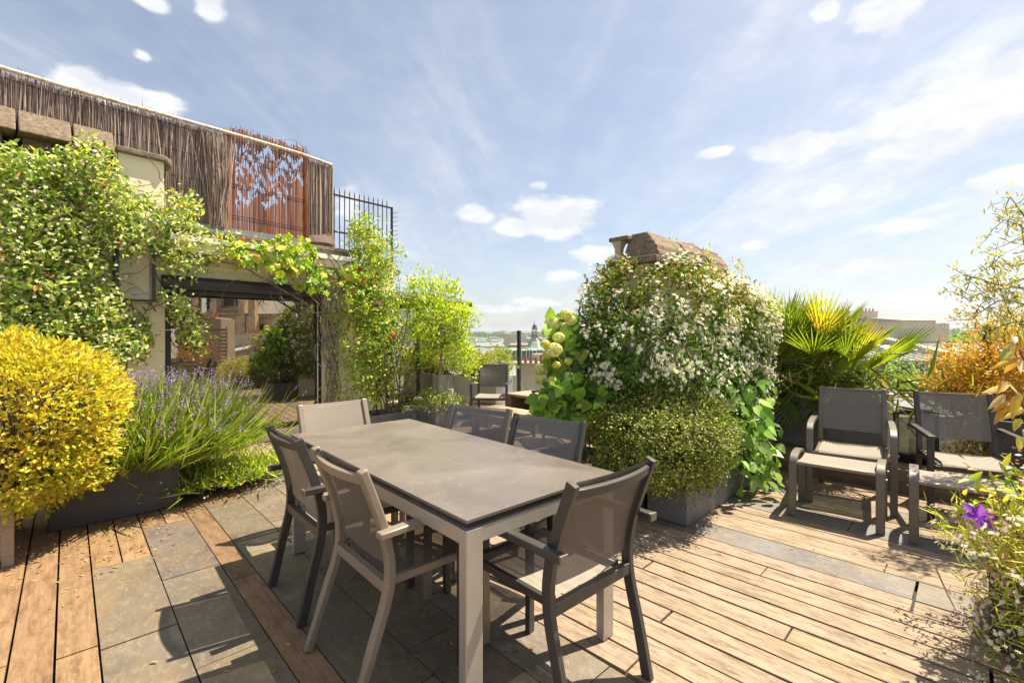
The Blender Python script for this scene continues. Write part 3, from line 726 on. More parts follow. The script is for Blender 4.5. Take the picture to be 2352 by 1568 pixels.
# ================================================================ glass balustrade
rail = deckthing('glass_balustrade', 'clear glass balustrade with dark square posts along the roof edge', 'balustrade', 6.33, -2.2, 0, 1.5)
ys = [0, 1.2, 2.32, 3.3, 5.0, 6.75, 8.45, 10.7, 12.2]
for y0 in ys: MB().box(-.025, .025, y0 - .03, y0 + .03, -.04, 1.45).build('post', M['anthracite'], rail, .003)
for y0, y1 in zip(ys, ys[1:]): MB().box(-.006, .006, y0 + .034, y1 - .034, .12, 1.435).build('pane', M['glass'], rail)
MB().box(-.03, .03, ys[0] - .03, ys[-1] + .03, -.045, -.041 + .0).build('base_rail', M['anthracite'], rail)
# ================================================================ roof-top pavilion
def fthing(name, label, cat, s=0, t=0, z=0, rz=0, group=None):
    o = FAC @ Vector((s, t, z)); return empty(name, label, cat, tuple(o), 48.4 + rz, group)
pav = fthing('pavilion', 'low cream rendered roof pavilion with a wide dark framed window on the left', 'building')
wx0, wx1 = fac_pt(379, 700)[0], fac_pt(740, 700)[0]
wt = fac_pt(560, 646)[1]
cream = M['cream']
b = MB()
b.box(-4.2, wx0, 0, .30, .002, 2.28); b.box(wx1, .83, 0, .30, .002, 2.28); b.box(wx0, wx1, .0, .30, wt, 2.28); b.box(wx0, wx1, 0.0, .30, .002, .14)
b.box(.60, .83, .301, 3.2, .002, 2.28); b.box(-4.2, .83, 3.2, 3.4, .002, 2.28)
b.build('wall', cream, pav)
for x0, x1, z0, z1 in ((wx0 - .05, wx1 + .02, wt + .10, wt + .14), (wx1 + .06, .80, wt + .03, wt + .06), (-1.75, wx0 - .005, 1.36, 1.40)): MB().box(x0, x1, -.02, -.001, z0, z1).build('moulding', M['cream'], pav)
b = MB(); b.box(-1.31, 1.06, -.26, 3.5, 2.285, 2.44); b.build('roof_slab', M['cream'], pav, .004)
MB().box(-1.34, 1.10, -.30, -.2605, 2.392, 2.452).build('fascia_trim', M['white_trim'], pav, .003)
b = MB(); b.box(-1.32, .80, -.16, .2, 2.4415, 2.53); b.box(-1.34, .84, -.19, .22, 2.5305, 2.575); b.build('coping', M['darkstone'], pav, .006)
b = MB(); b.box(-4.2, .8, .201, 3.5, 2.4415, 2.56); b.build('roof_deck', M['zinc'], pav)
# window
win = MB(); fw = .05
win.box(wx0 + .002, wx0 + .06, .02, .20, .1405, wt - .002); win.box(wx1 - .095, wx1 - .002, .02, .20, .1405, wt - .002); win.box(wx0 + .061, wx1 - .096, .02, .20, .1405, .20)
wf = win.build('window_frame', M['anthracite'], pav, .003)
pn = MB().box(wx0 + .05 + .45, wx1 - .055 + .45, -.004, .004, .186, wt - .02).build('window_pane', M['window'], pav); pn.location = (-.45, .11, 0); pn.rotation_euler.z = R(PANE_DEG)
MB().box(wx1 - .066, wx1 - .054, .005, .017, .19, wt - .12).build('guide_cable', M['white_trim'], pav)
b = MB()
prof = [(-.13, wt - .155), (-.15, wt - .11), (-.15, wt - .05), (-.12, wt - .008), (-.001, wt - .004), (-.001, wt - .155)]
b.loft([[Vector((x, y, z)) for y, z in prof] for x in (wx0 - .04, wx1 + .01)]); b.build('blind_housing', M['anthracite'], pav)
b = MB(); prof = [(-.115, wt - .205), (-.12, wt - .18), (-.11, wt - .157), (-.02, wt - .157), (-.02, wt - .205)]
b.loft([[Vector((x, y, z)) for y, z in prof] for x in (wx0 - .03, wx1)]); b.build('blind_bar', M['anthracite'], pav)
MB().box(.60, .69, -.06, -.001, 1.86, 1.96).build('junction_box', M['white_plastic'], pav, .008)
b = MB(); b.tube(arc([(.585, -.02, 1.84), (.60, -.03, 1.90), (.625, -.03, 1.905)], 4), .004, 5); b.build('junction_cable', M['white_plastic'], pav)
# dark room behind the glass
b = MB(); b.box(-1.6, .6, 1.9, 1.95, .01, 2.2); b.build('inner_wall', mat('dim_interior', (.10, .09, .08), .9), pav)

# second bay, set back, with its own awning
bay = fthing('pavilion', 'set-back glazed bay of the roof pavilion with a dark awning, behind the lemon tree', 'building', 0, .6)
xs1 = fac_pt(1030, 800, .6)[0]
b = MB(); b.box(.835, 1.9, 0, .2, .002, 1.98); b.box(.9, xs1 - .02, .05, 2.6, 1.985, 2.06); b.build('wall', cream, bay)
b = MB()
for x in (1.905, 2.6, xs1 - .06): b.box(x, x + .05, .02, .08, .05, 1.97)
b.box(1.9, xs1, .015, .085, .004, .049); b.build('window_frame', M['anthracite'], bay, .002)
MB().box(1.956, 2.599, .045, .055, .05, 1.97).build('window_pane', M['window'], bay); MB().box(2.651, xs1 - .061, .045, .055, .05, 1.97).build('window_pane', M['window'], bay)
MB().box(xs1 - .05, xs1 - .01, .1, 2.6, .004, 1.97).build('side_frame', M['anthracite'], bay)
b = MB(); prof = [(-.55, 1.93), (-.56, 1.96), (.0, 2.13), (.02, 2.09)]
b.loft([[Vector((x, y, z)) for y, z in prof] for x in (1.3, xs1 + .05)]); b.build('awning', mat('dark_awning', (.07, .07, .045), .7), bay)
MB().box(1.25, xs1 + .08, -.575, -.5605, 1.88, 1.97).build('awning_bar', M['anthracite'], bay)
ch = fthing('chimney_stack', 'small cream chimney block with a dark cap behind the iron railing', 'chimney', 2.05, 1.0)
MB().box(-.55, .30, 0, .5, 1.9, 2.50).build('shaft', M['cream'], ch)
b = MB(); b.box(-.58, .40, -.06, .56, 2.501, 2.56); b.box(-.50, .30, 0, .5, 2.561, 2.64); b.build('cap', M['darkstone'], ch, .008)

# party wall with old concrete flue caps, at the left
pw = fthing('chimney_stack', 'long cream party wall topped with weathered concrete flue slabs, at the left edge', 'chimney')
xa, xb = fac_pt(270, 400, .02)[0], fac_pt(376, 400, .02)[0]
ztop = fac_pt(322, 362, .02)[1]
b = MB(); b.box(-4.2, xa - .002, .02, .42, 2.282, fac_pt(120, 372, .02)[1]); b.build('shaft', cream, pw)
zz = fac_pt(120, 372, .02)[1]
b = MB(); b.box(-4.2, xa + .02, -.03, .45, zz + .001, zz + .05); b.build('lower_cap', M['concrete'], pw, .008)
b = MB()
for x in (-3.9, -3.5, -3.1, -2.75, -2.42, -2.1): b.box(x, x + .2, .06, .36, zz + .051, zz + .19)
b.build('flue_blocks', M['concrete'], pw, .01)
edges = [-4.2, fac_pt(38, 300)[0], fac_pt(165, 300)[0], fac_pt(262, 300)[0]]
for x0, x1 in zip(edges, edges[1:]):
    b = MB(); prof = [(-.12, zz + .191), (-.10, zz + .235), (.03, zz + .43), (.16, zz + .44), (.36, zz + .43), (.46, zz + .235), (.48, zz + .191)]
    b.loft([[Vector((x, y, z)) for y, z in prof] for x in (x0 + .008, x1 - .008)]); b.build('flue_slab', M['concrete'], pw, .012)
tw = fthing('chimney_stack', 'tall cream rendered stack with a sloping stone cap beside the brushwood screen', 'chimney')
MB().box(xa, xb, .005, .5, 2.284, ztop).build('shaft', cream, tw)
b = MB(); b.loft([[Vector((x, y, z)) for y, z in pr] for x, pr in ((xa - .02, [(-.05, ztop + .001), (.55, ztop + .001), (.55, ztop + .09), (-.05, ztop + .06)]), (xb + .0, [(-.05, ztop + .001), (.55, ztop + .001), (.55, ztop + .09), (-.05, ztop + .06)]), (xb + .06, [(-.06, ztop - .06), (.56, ztop - .06), (.55, ztop + .06), (-.05, ztop + .03)]))])
b.build('cap', M['darkstone'], tw, .012)

# ================================================================ brushwood screens, pole, railing
def reed_mat(name, a, b_, bump=.8):
    t = NT(name); g = t.noise(38, 6, .7, stretch=(1, 1, .05)); h = t.noise(120, 5, .7, stretch=(1, 1, .05))
    col = t.mix(1.0, t.attr(), t.ramp(g, (.3, a), (.7, b_)), 'MULTIPLY'); t.l(col, t.b.inputs['Base Color']); t.b.inputs['Roughness'].default_value = .85; t.b.inputs['Specular IOR Level'].default_value = .2
    t.bump(h, bump, .004); return t.m
M['brush'] = reed_mat('grey_brushwood', (.55, .5, .48), (1, 1, 1)); M['reed'] = reed_mat('rust_reed', (.6, .5, .45), (1.1, 1.05, 1))
FT = .36
def zf(px, py): return fac_pt(px, py, FT)
TOPZ = 3.93; BOT = 2.70
def brush(name, label, s0, s1, z0, z1, n, tones, m, dense=True, r=(.0028, .0062), holes=None, over=.06, lean=.05, dt=.05, wires=()):
    t = fthing(name, label, 'screen', 0, FT, group='reed and brushwood screens on the pavilion roof'); b = MB()
    for i in range(n):
        s = s0 + (s1 - s0)*(i + random.random())/n; y = random.gauss(0, dt*.4); c = random.choice(tones); k = random.uniform(.65, 1.25); b.cur = tuple(x*k for x in c)
        a = z0 + random.gauss(0, .012); e = z1 + random.gauss(0, .02) + (random.random() < .12)*random.uniform(0, over)
        l = random.gauss(0, lean); rr = random.uniform(*r)
        mid = (s + l*.5 + random.gauss(0, .006), y - random.random()*dt*.3, (a + e)/2)
        pts = [(s, y, a), mid, (s + l, y + random.gauss(0, .01), e)]
        if holes and holes(s, mid, a, e, pts): continue
        b.tube(pts, [rr, rr, rr*.6], 4, cap=False)
    b.build('stalks', m, t)
    if dense:
        b = MB(); b.cur = tuple(x*.6 for x in tones[0]); b.box(s0 + .01, s1 - .01, .045, .055, z0 + .03, z1 - .04); b.build('backing', m, t)
    if wires:
        b = MB()
        for z in wires: b.tube([(s0 + (s1 - s0)*k/14, -dt*.75 + random.gauss(0, .004), z + random.gauss(0, .006)) for k in range(15)], .0035, 4)
        b.build('binding_wires', M['black_iron'], t)
    return t
gt = [(.46,.375,.32), (.55,.46,.40), (.37,.29,.245), (.66,.56,.49), (.28,.21,.175)]
rt = [(.34,.13,.05), (.26,.09,.035), (.44,.20,.085), (.20,.07,.03)]
sA, sB, sC, sD = -4.2, zf(518, 400)[0], zf(705, 400)[0], zf(762, 420)[0]
brush('brushwood_screen', 'long grey brushwood screen running along the pavilion roof to the left edge', sA, sB - .0, BOT + .02, TOPZ - .03, 3000, gt, M['brush'], wires=(2.95, 3.25, 3.56, 3.84), over=.08)
brush('brushwood_screen', 'loose sagging bundle of grey brushwood left of the rust coloured reed panel', sB - .20, sB - .02, BOT - .0, TOPZ - .10, 330, gt, M['brush'], lean=.06, dt=.16, dense=False, wires=(3.0, 3.6))
brush('brushwood_screen', 'short narrow grey brushwood screen between the reed panel and the iron railing', sC + .01, sD, BOT - .02, TOPZ - .06, 600, gt, M['brush'], wires=(2.95, 3.25, 3.6), lean=.02, dt=.07)
# reed panel: stalks broken away in wavy rows so that the sky shows through
t = fthing('reed_panel', 'rust coloured split reed panel with holes showing the sky', 'screen', 0, FT, group='reed and brushwood screens on the pavilion roof'); b = MB()
n = 96; s0, s1 = sB + .035, sC - .004
for i in range(n):
    u = (i + .5)/n; s = s0 + (s1 - s0)*u; k = random.uniform(.7, 1.2); b.cur = tuple(x*k for x in random.choice(rt))
    z = BOT + .03; top = TOPZ + .10 + random.gauss(0, .025); edge = u < .07 or u > .94
    seg = [(z, top)]
    if not edge:
        seg = []; a = z
        for r in range(8):
            ph = (u*4.3 + .13*r) % 1; c = TOPZ - .05 - .128*r - .15*(1 - abs(2*ph - 1)) + random.gauss(0, .016)
            lim = .28 + .55*u + .12*math.sin(u*7)
            if r*.128 > .93 - .62*u - .1*math.sin(u*9): continue
            hgt = .078*(.75 + .55*math.sin(u*17 + r*2.3)) + random.gauss(0, .02)
            if hgt > .02 and random.random() < .80: seg.append((c - hgt/2, c + hgt/2))
        cuts = sorted(seg); seg = []; a = z
        for c0, c1 in cuts:
            if c0 > a + .01: seg.append((a, c0))
            a = max(a, c1)
        seg.append((a, top))
    for a, e in seg:
        b.tube([(s + random.gauss(0, .001), -.02, a), (s + random.gauss(0, .002), -.022, e)], .0052, 4, cap=False)
    if i % 9 == 0: b.tube([(s + .003, -.012, z), (s + .003, -.012, top - .15 - .7*(1 - u)*(not edge) - .25*random.random())], .005, 4, cap=False)
b.build('stalks', M['reed'], t)
b = MB()
for z in (2.9, 3.3, 3.66): b.tube([(s0, -.032, z), (s1, -.032, z - .01)], .004, 4)
b.build('binding_wires', M['black_iron'], t)
b = MB(); b.cur = (.5, .2, .1); b.box(s0 - .02, s0 + .02, -.035, .0, BOT, TOPZ + .02); b.box(s1 - .02, s1 + .012, -.035, .0, BOT, TOPZ + .02); b.build('edge_laths', M['reed'], t)
def rust_paint():
    t = NT('chipped_white_paint'); a = t.noise(16, 8, .75)
    t.l(t.ramp(a, (.45, (.66, .62, .54)), (.56, (.50, .36, .20)), (.68, (.25, .10, .04))), t.b.inputs['Base Color']); t.b.inputs['Roughness'].default_value = .7; return t.m
t = fthing('pole_rail', 'chipped white metal pole holding up the brushwood screens', 'rail', 0, FT)
MB().tube([(-4.2 + k*.5, -.055, TOPZ + .008*math.sin(k)) for k in range(0, 10)] + [(sD - .02, -.055, TOPZ - .03)], .021, 10).build('pole', rust_paint(), t, smooth=True)
for s in (sB - .005, sC + .0, sD - .03): MB().box(s - .018, s + .018, -.03, .01, 2.58, TOPZ + (.07 if s < sB else -.03)).build('upright', mat('rail_post_wood', (.36, .26, .16), .85, var=.25), t)
t = fthing('roof_upstand', 'grey metal upstand along the roof edge beneath the reed panel', 'upstand', 0, FT)
MB().box(sB - .3, sD, -.10, -.05, 2.562, 2.72).build('panel', M['zinc'], t)
b = MB(); b.loft([[Vector((x, -.09 - .05*math.sin(3.1*u), 2.575 + .03*v)), Vector((x, -.10 - .10*math.sin(3.1*u) , 2.70)), Vector((x, -.05, 2.80 + .1*u)), Vector((x, -.03, 2.57))] for u, v, x in [(k/6, 0, sC + (sD - sC)*k/6) for k in range(7)]])
b.build('felt_flap', mat('brown_felt', (.13, .085, .07), .9, bump=.5), t)
# iron railing with spikes
rg = fthing('iron_railing', 'dark iron railing with pointed bars and a fan of side spikes at its end', 'railing', 0, FT)
r0, r1 = sD + .02, zf(898, 500)[0]; zt = 3.57; zb_ = 2.25
for z in (zt - .085, 2.93): MB().box(r0 - .05, r1, -.012, .012, z - .012, z + .012).build('cross_bar', M['black_iron'], rg)
for k in range(12):
    s = r0 + .02 + (r1 - r0 - .10)*k/11; MB().lathe([(.0085, 2.5), (.0085, zt - .02), (.001, zt + .04)], s, 0, 6).build('bar', M['black_iron'], rg)
MB().box(r1, r1 + .03, -.015, .015, zb_, zt - .07).build('end_post', M['black_iron'], rg)
for k in range(15):
    z = zt - .17 - .075*k; MB().tube([(r1 + .02, 0, z), (r1 + .11, -.01, z + .03), (r1 + .15, -.01, z + .045)], [.006, .005, .001], 5).build('spike', M['black_iron'], rg)
# loose creeper wires bowed over the pole
b = MB(); b.tube([FAC @ Vector((sB + .55 + .55*k/12, FT - .06, TOPZ + .0 + .16*math.sin(math.pi*k/12))) for k in range(13)], .003, 4)
tag(b.build('dry_stem', M['bark']), 'thin dry stem bowed above the pole over the reed panel', 'stem')

# ================================================================ chimney in the middle of the shrubs
cs = deckthing('chimney_stack', 'weathered concrete chimney stack rising out of the white flowering jasmine', 'chimney', 3.63, 2.08, 0, 0)
MB().box(.0, 1.5, .02, .30, .002, 1.98).build('shaft', cream, cs)
b = MB(); b.box(-.05, 1.54, -.06, .36, 1.985, 2.045); b.build('base_slab', M['concrete'], cs, .01)
for x0, x1 in ((.03, .60), (.615, 1.04), (1.055, 1.50)):
    b = MB(); rows = []
    for k in range(13):
        u = k/12; yy = -.045 + .165*u**1.7 + random.gauss(0, .004); z = 2.046 + .235*u
        rows.append([Vector((x0 + (.09*u**1.5 if x0 < .1 else 0) + random.gauss(0, .002), yy, z)), Vector((x1 + random.gauss(0, .004), yy, z)), Vector((x1, .31 - .03*u, z)), Vector((x0 + (.09*u**1.5 if x0 < .1 else 0), .31 - .03*u, z))])
    for v in rows[-1]: v.z += random.gauss(0, .018)
    b.loft(rows); b.build('flue_hood', M['concrete'], cs, .008)
b = MB(); b.box(.02, .22, .26, .46, 2.225, 2.262); b.build('flat_cap', M['concrete'], cs, .006)
b = MB(); b.loft([[Vector((x*k + .08, .385 + y*k, z)) for x, y in ((-.05,-.05),(.05,-.05),(.05,.05),(-.05,.05))] for k, z in ((1, 2.046), (.55, 2.12), (.6, 2.16), (1, 2.2245))]); b.build('baluster', mat('pale_concrete', (.42, .37, .30), .9, var=.2), cs)
MB().box(-.02, .20, .3605, .46, 1.985, 2.045).build('side_ledge', M['concrete'], cs, .006)
MB().box(.02, .16, .301, .44, 1.7, 1.984).build('side_flue', cream, cs)
# ================================================================ plants
def A(v): return np.array(v, float)
def Wn(X, Y, z): return A(DECK @ Vector((X, Y, z)))
rotD = np.array(DECK.to_3x3()); rotF = np.array(FAC.to_3x3())
def plant(name, label, cat, loc, group=None):
    return empty(name, label, cat, tuple(loc), 0, group)
def at(parent, o):                                  # meshes below are written in place: hang them on their thing without moving them
    o.location = -Vector(parent.location); o.parent = parent; return o
LEAFK = 1.28
_jit0 = jit
def jit(base, n, amp=.12, hue=None):
    c = _jit0(base, n, amp)
    k = np.where((c[:, 1:2] > c[:, 2:3]*1.25) & (c.max(1, keepdims=True) < .6), LEAFK, 1.0)
    return np.clip(c*k, .004, .92)
def flowers(c, nrm, petals, L, Wd, cols, name, parent, open_=.25, mat_=None):
    """star flowers: each one a ring of petals"""
    n = len(c); u = unit(np.cross(nrm, rng.normal(size=(n, 3)))); v = np.cross(nrm, u)
    p, t, nn, cc, LL = [], [], [], [], []
    Ls = np.broadcast_to(L, (n,))
    for k in range(petals):
        a = 2*math.pi*k/petals; d = u*math.cos(a) + v*math.sin(a)
        p.append(c); t.append(unit(d + nrm*open_)); nn.append(nrm); cc.append(cols); LL.append(Ls)
    LL = np.concatenate(LL)
    return at(parent, leaf_obj(name, np.concatenate(p), np.concatenate(t), np.concatenate(nn), LL, LL*Wd, np.concatenate(cc), mat_ or M['petal'], None, fold=.12, curl=.1, flat4=True))
def poly_points(n, poly, t0, t1):
    xs = [p[0] for p in poly]; ys = [p[1] for p in poly]; out = []
    x = rng.uniform(min(xs), max(xs), n*4); y = rng.uniform(min(ys), max(ys), n*4); k = in_poly(x, y, poly)
    for px, py in list(zip(x[k], y[k]))[:n]:
        t = rng.uniform(t0, t1); s, z = fac_pt(px, py, t); out.append(FAC @ Vector((s, t, z)))
    return A(out)
OUT = A(NRM)

# ---- star jasmine on the wall (left)
g = plant('climbing_jasmine', 'pale flowering climbing jasmine covering the cream wall at the left', 'climbing plant', FAC @ Vector((-2.2, -.1, 0)))
main = [(-30, 338), (40, 352), (110, 372), (160, 350), (205, 322), (240, 345), (262, 392), (270, 420), (300, 425), (318, 470), (345, 455), (372, 470), (392, 455), (418, 448), (452, 462), (448, 505), (470, 530), (520, 545), (585, 560), (600, 590), (560, 605), (512, 590), (480, 600), (455, 640), (420, 655), (388, 630), (350, 580), (300, 585), (268, 600), (262, 690), (275, 760), (330, 770), (322, 815), (285, 830), (275, 880), (-30, 880)]
hang = [(262, 690), (300, 720), (345, 760), (335, 800), (282, 840), (262, 800)]
drop = [(388, 640), (440, 720), (470, 790), (452, 810), (420, 760), (378, 690)]
P1 = poly_points(1180, main, -.32, -.02); P2 = poly_points(40, hang, -.12, -.02); P3 = poly_points(42, drop, -.22, -.05)
lump = np.concatenate([P1, P2, P3])
LW = fac_pt(262, 700)[0], fac_pt(358, 700)[0]; lq = (np.linalg.inv(rotF) @ (lump - A((FAC.translation.x, FAC.translation.y, 0))).T).T
lump = lump[~((lq[:, 0] > LW[0]) & (lq[:, 0] < LW[1]) & (lq[:, 2] > 1.70) & (lq[:, 2] < 2.22))]
pp, tt, nn = tufts(lump, np.tile(OUT, (len(lump), 1)), 8, .055, .5, .3, .95)
tones = [(.48,.51,.14), (.36,.45,.08), (.26,.37,.06), (.56,.55,.22), (.13,.22,.04)]
c = jit(tones, len(pp), .16); red = rng.random(len(pp)) < .018; c[red] = jit([(.38,.10,.03), (.42,.2,.06)], red.sum())
at(g, leaf_obj('foliage', pp, tt, nn, rng.uniform(.05, .098, len(pp)), rng.uniform(.022, .038, len(pp)), c, M['leaf'], None, .3, .2))
fl = lump[rng.random(len(lump)) < .8]; fl = np.repeat(fl, 4, 0) + rng.normal(0, .045, (len(fl)*4, 3)) + OUT*.06 + A((0, 0, .02))
flowers(fl, unit(OUT*.7 + A((0, 0, .5)) + rng.normal(0, .4, fl.shape)), 5, rng.uniform(.014, .022, len(fl)), .5, jit([(.80,.78,.52), (.75,.76,.42)], len(fl), .06), 'blossoms', g)
b = MB()
for i in range(64):
    px = random.uniform(0, 470); py = random.uniform(430, 860)
    s, z = fac_pt(px, py, -.04); b.tube([FAC @ Vector((p.x, min(p.y, -.02), p.z)) for p in walk((s, -.05, z), (random.uniform(-1, 1), -.1, random.uniform(.1, 1)), random.uniform(.4, .9), 9, .3)], np.linspace(.006, .003, 10), 5, False)
for poly in ([(300, 690), (310, 730), (355, 790), (330, 830)], [(352, 690), (322, 735), (300, 790), (290, 850)], [(395, 640), (405, 690), (440, 745), (462, 800)]):
    b.tube([FAC @ Vector((fac_pt(x, y, -.04)[0], -.04, fac_pt(x, y, -.04)[1])) for x, y in poly], .005, 5, False)
at(g, b.build('stems', M['bark']))

# ---- golden shrub (left front)
g = plant('yellow_shrub', 'rounded golden yellow leaved shrub in the left foreground', 'shrub', P(70, 1190, 3.0))
cen = A(P(55, 975, 3.02))
pts, od = shell(2300, cen, (.53, .53, .585), .06, .74, -.98, 3, 5)
pp, tt, nn = tufts(pts, od, 8, .020, .85, .25, .75)
c = jit([(.60,.49,.05), (.68,.57,.085), (.50,.45,.04), (.36,.38,.035), (.54,.38,.05)], len(pp), .13)
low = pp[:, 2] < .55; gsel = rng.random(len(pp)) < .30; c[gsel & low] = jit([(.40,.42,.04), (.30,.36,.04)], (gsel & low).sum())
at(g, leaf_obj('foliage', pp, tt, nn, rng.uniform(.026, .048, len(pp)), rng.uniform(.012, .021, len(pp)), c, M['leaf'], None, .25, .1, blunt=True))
b = MB()
for i in range(150):
    d = sphere(1)[0]; d[2] = abs(d[2])*.8; q = cen + A((.0, .0, -.35)); e = cen + d*A((.50, .50, .52))*.97
    m_ = q*.4 + e*.6 + rng.normal(0, .05, 3); b.tube([q, m_, e], [.010, .006, .003], 5, False)
at(g, b.build('twigs', M['bark']))

# ---- lavender
g = plant('lavender', 'bushy lavender with purple spikes and bright green stems before the window', 'lavender', Wn(.35, 4.75, .3))
N = 14000
X = rng.normal(.42, .24, N); Y = rng.normal(4.74, .13, N); base = (rotD @ np.stack([X, Y, np.full(N, .34)])).T
ang = rng.uniform(0, 2*math.pi, N); sp_ = rng.uniform(0, 1, N)**.7
hd = np.stack([np.cos(ang), np.sin(ang), np.zeros(N)], 1)*sp_[:, None]*.95
hd[:, 0] += .30*(X - .15); hd[:, 0] += .16
d = unit(hd + A((0, 0, 1.08)) - np.stack([np.zeros(N), np.zeros(N), .45*sp_], 1))
Ls = rng.uniform(.46, .80, N)*(1 - .22*sp_); Ls[rng.random(N) < .35] *= .62
mid = base + d*Ls[:, None]
jl = jit([(.32,.42,.07), (.42,.50,.10), (.22,.34,.05), (.44,.50,.15)], N, .16)
nr = unit(rng.normal(size=(N, 3)) + A((0, -1, .6)))
at(g, leaf_obj('stems', base, d, nr, Ls, np.full(N, .0027), jl, M['leaf_thin'], None, .1, .10))
n2 = 15000; k = rng.integers(0, N, n2); f = rng.uniform(.05, .62, n2)[:, None]
pb = base[k] + d[k]*Ls[k][:, None]*f; t2 = unit(d[k]*.7 + rng.normal(0, .5, (n2, 3)))
at(g, leaf_obj('leaves', pb, t2, unit(rng.normal(size=(n2, 3)) + A((0, -.6, .8))), rng.uniform(.05, .10, n2), np.full(n2, .0048), jit([(.36,.46,.07), (.26,.38,.06), (.46,.54,.12)], n2, .15), M['leaf_thin'], None, .15, .12, flat4=True))
tall = np.where((Ls > np.quantile(Ls, .62)))[0]; tall = tall[rng.random(len(tall)) < .27]
fp, ft = [], []
for r in range(9):
    q = mid[tall] + d[tall]*(.008*r - .02)[..., None] if False else mid[tall] + d[tall]*(.007*r - .028)
    fp.append(q - A((0, 0, .1))*Ls[tall][:, None]*.10); ft.append(unit(rng.normal(size=(len(tall), 3)) + d[tall]*.9))
fp = np.concatenate(fp); ft = np.concatenate(ft)
at(g, leaf_obj('flower_spikes', fp, ft, unit(rng.normal(size=fp.shape)), rng.uniform(.009, .017, len(fp)), rng.uniform(.006, .009, len(fp)), jit([(.38,.26,.52), (.48,.36,.64), (.28,.19,.40), (.42,.36,.40)], len(fp), .15), M['petal'], None, .2, 0, flat4=True))
# trailing daisies at its right foot
g2 = plant('creeping_daisies', 'straggling yellow and white daisies trailing over the low trough beside the lavender', 'daisies', Wn(1.1, 4.9, .13))
n = 2600; X = rng.normal(.98, .26, n); Y = rng.normal(4.78, .13, n); b0 = (rotD @ np.stack([X, Y, np.full(n, .11)])).T
t_ = unit(np.stack([rng.normal(0, .6, n), rng.normal(-.25, .5, n), np.abs(rng.normal(.5, .4, n))], 1)); Lx = rng.uniform(.08, .28, n)
at(g2, leaf_obj('stems', b0, t_, unit(rng.normal(size=(n, 3))), Lx, np.full(n, .0042), jit([(.36,.46,.07), (.44,.50,.10)], n, .15), M['leaf_thin'], None, .1, .25))
e = b0 + t_*Lx[:, None]*.96 - A((0, 0, 1))*(Lx*.2)[:, None]; sel = rng.random(n) < .22
flowers(e[sel], unit(rng.normal(0, .5, (sel.sum(), 3)) + A((0, -.5, .8))), 6, .011, .55, jit([(.78,.72,.42), (.8,.78,.66), (.75,.58,.16)], sel.sum(), .08), 'blossoms', g2)

# ---- grape vine along the roof edge
g = plant('grape_vine', 'bright green grape vine sprawling along the roof edge over the window', 'vine', FAC @ Vector((.7, -.1, 0)))
def lobed(name, c, t, nr, size, cols, parent, mat_):
    p, tt, nn, L, Wd, cc = [], [], [], [], [], []
    t = unit(t); s_ = unit(np.cross(t, nr))
    for a, k in ((0, 1), (.9, .86), (-.9, .86), (1.9, .6), (-1.9, .6)):
        dd = t*math.cos(a) + s_*math.sin(a); p.append(c); tt.append(dd); nn.append(nr + dd*.2); L.append(size*k); Wd.append(size*k*.82); cc.append(cols)
    return at(parent, leaf_obj(name, np.concatenate(p), np.concatenate(tt), np.concatenate(nn), np.concatenate(L), np.concatenate(Wd), np.concatenate(cc), mat_, None, .10, .22))
vine = [[(515, 555), (560, 545), (600, 562), (640, 535), (668, 548), (672, 590), (640, 650), (608, 625), (560, 610), (520, 580)], [(648, 535), (700, 540), (730, 570), (712, 640), (690, 665), (660, 655), (650, 600)], [(705, 600), (760, 610), (765, 660), (735, 690), (700, 650)], [(780, 612), (830, 600), (850, 660), (845, 700), (790, 690)]]
c_ = np.concatenate([poly_points(n_, q, -.5, -.27) for n_, q in zip((70, 52, 24, 60), vine)])
n = len(c_); nr = unit(OUT*.8 + A((0, 0, .5)) + rng.normal(0, .45, (n, 3))); t_ = unit(A((0, 0, -1)) + rng.normal(0, .6, (n, 3)))
cl = jit([(.42,.50,.045), (.30,.44,.04), (.50,.52,.07), (.16,.30,.03)], n, .12); br = rng.random(n) < .025; cl[br] = jit([(.50,.24,.05), (.42,.14,.03)], br.sum())
lobed('leaves', c_, t_, nr, rng.uniform(.055, .095, n), cl, g, M['leaf'])
sm = np.concatenate([poly_points(30, [(500, 545), (690, 555), (735, 620), (760, 660), (640, 600), (500, 590)], -.45, -.25), poly_points(16, [(690, 590), (775, 625), (770, 690), (720, 660)], -.4, -.2)])
pp, tt, nn = tufts(sm, np.tile(OUT, (len(sm), 1)), 8, .045, .5, .3, .9)
at(g, leaf_obj('small_leaves', pp, tt, nn, rng.uniform(.03, .05, len(pp)), rng.uniform(.02, .03, len(pp)), jit([(.36,.42,.10), (.28,.37,.08), (.5,.5,.2)], len(pp), .14), M['leaf'], None, .25, .1))
b = MB()
for poly, r in (([(500, 600), (560, 615), (620, 650), (690, 690), (730, 720)], .011), ([(730, 700), (690, 660), (640, 610), (600, 580), (560, 570)], .009), ([(740, 690), (760, 640), (790, 610), (830, 592)], .010), ([(745, 700), (700, 640), (720, 600), (700, 560)], .008), ([(740, 700), (785, 640), (770, 600), (740, 570)], .007), ([(720, 720), (650, 640), (610, 640)], .006), ([(765, 690), (800, 640), (765, 625), (720, 630)], .006)):
    b.tube(arc([FAC @ Vector((fac_pt(x, y, -.30)[0], -.30 + random.uniform(-.06, .06), fac_pt(x, y, -.30)[1])) for x, y in poly], 5), r, 6, False)
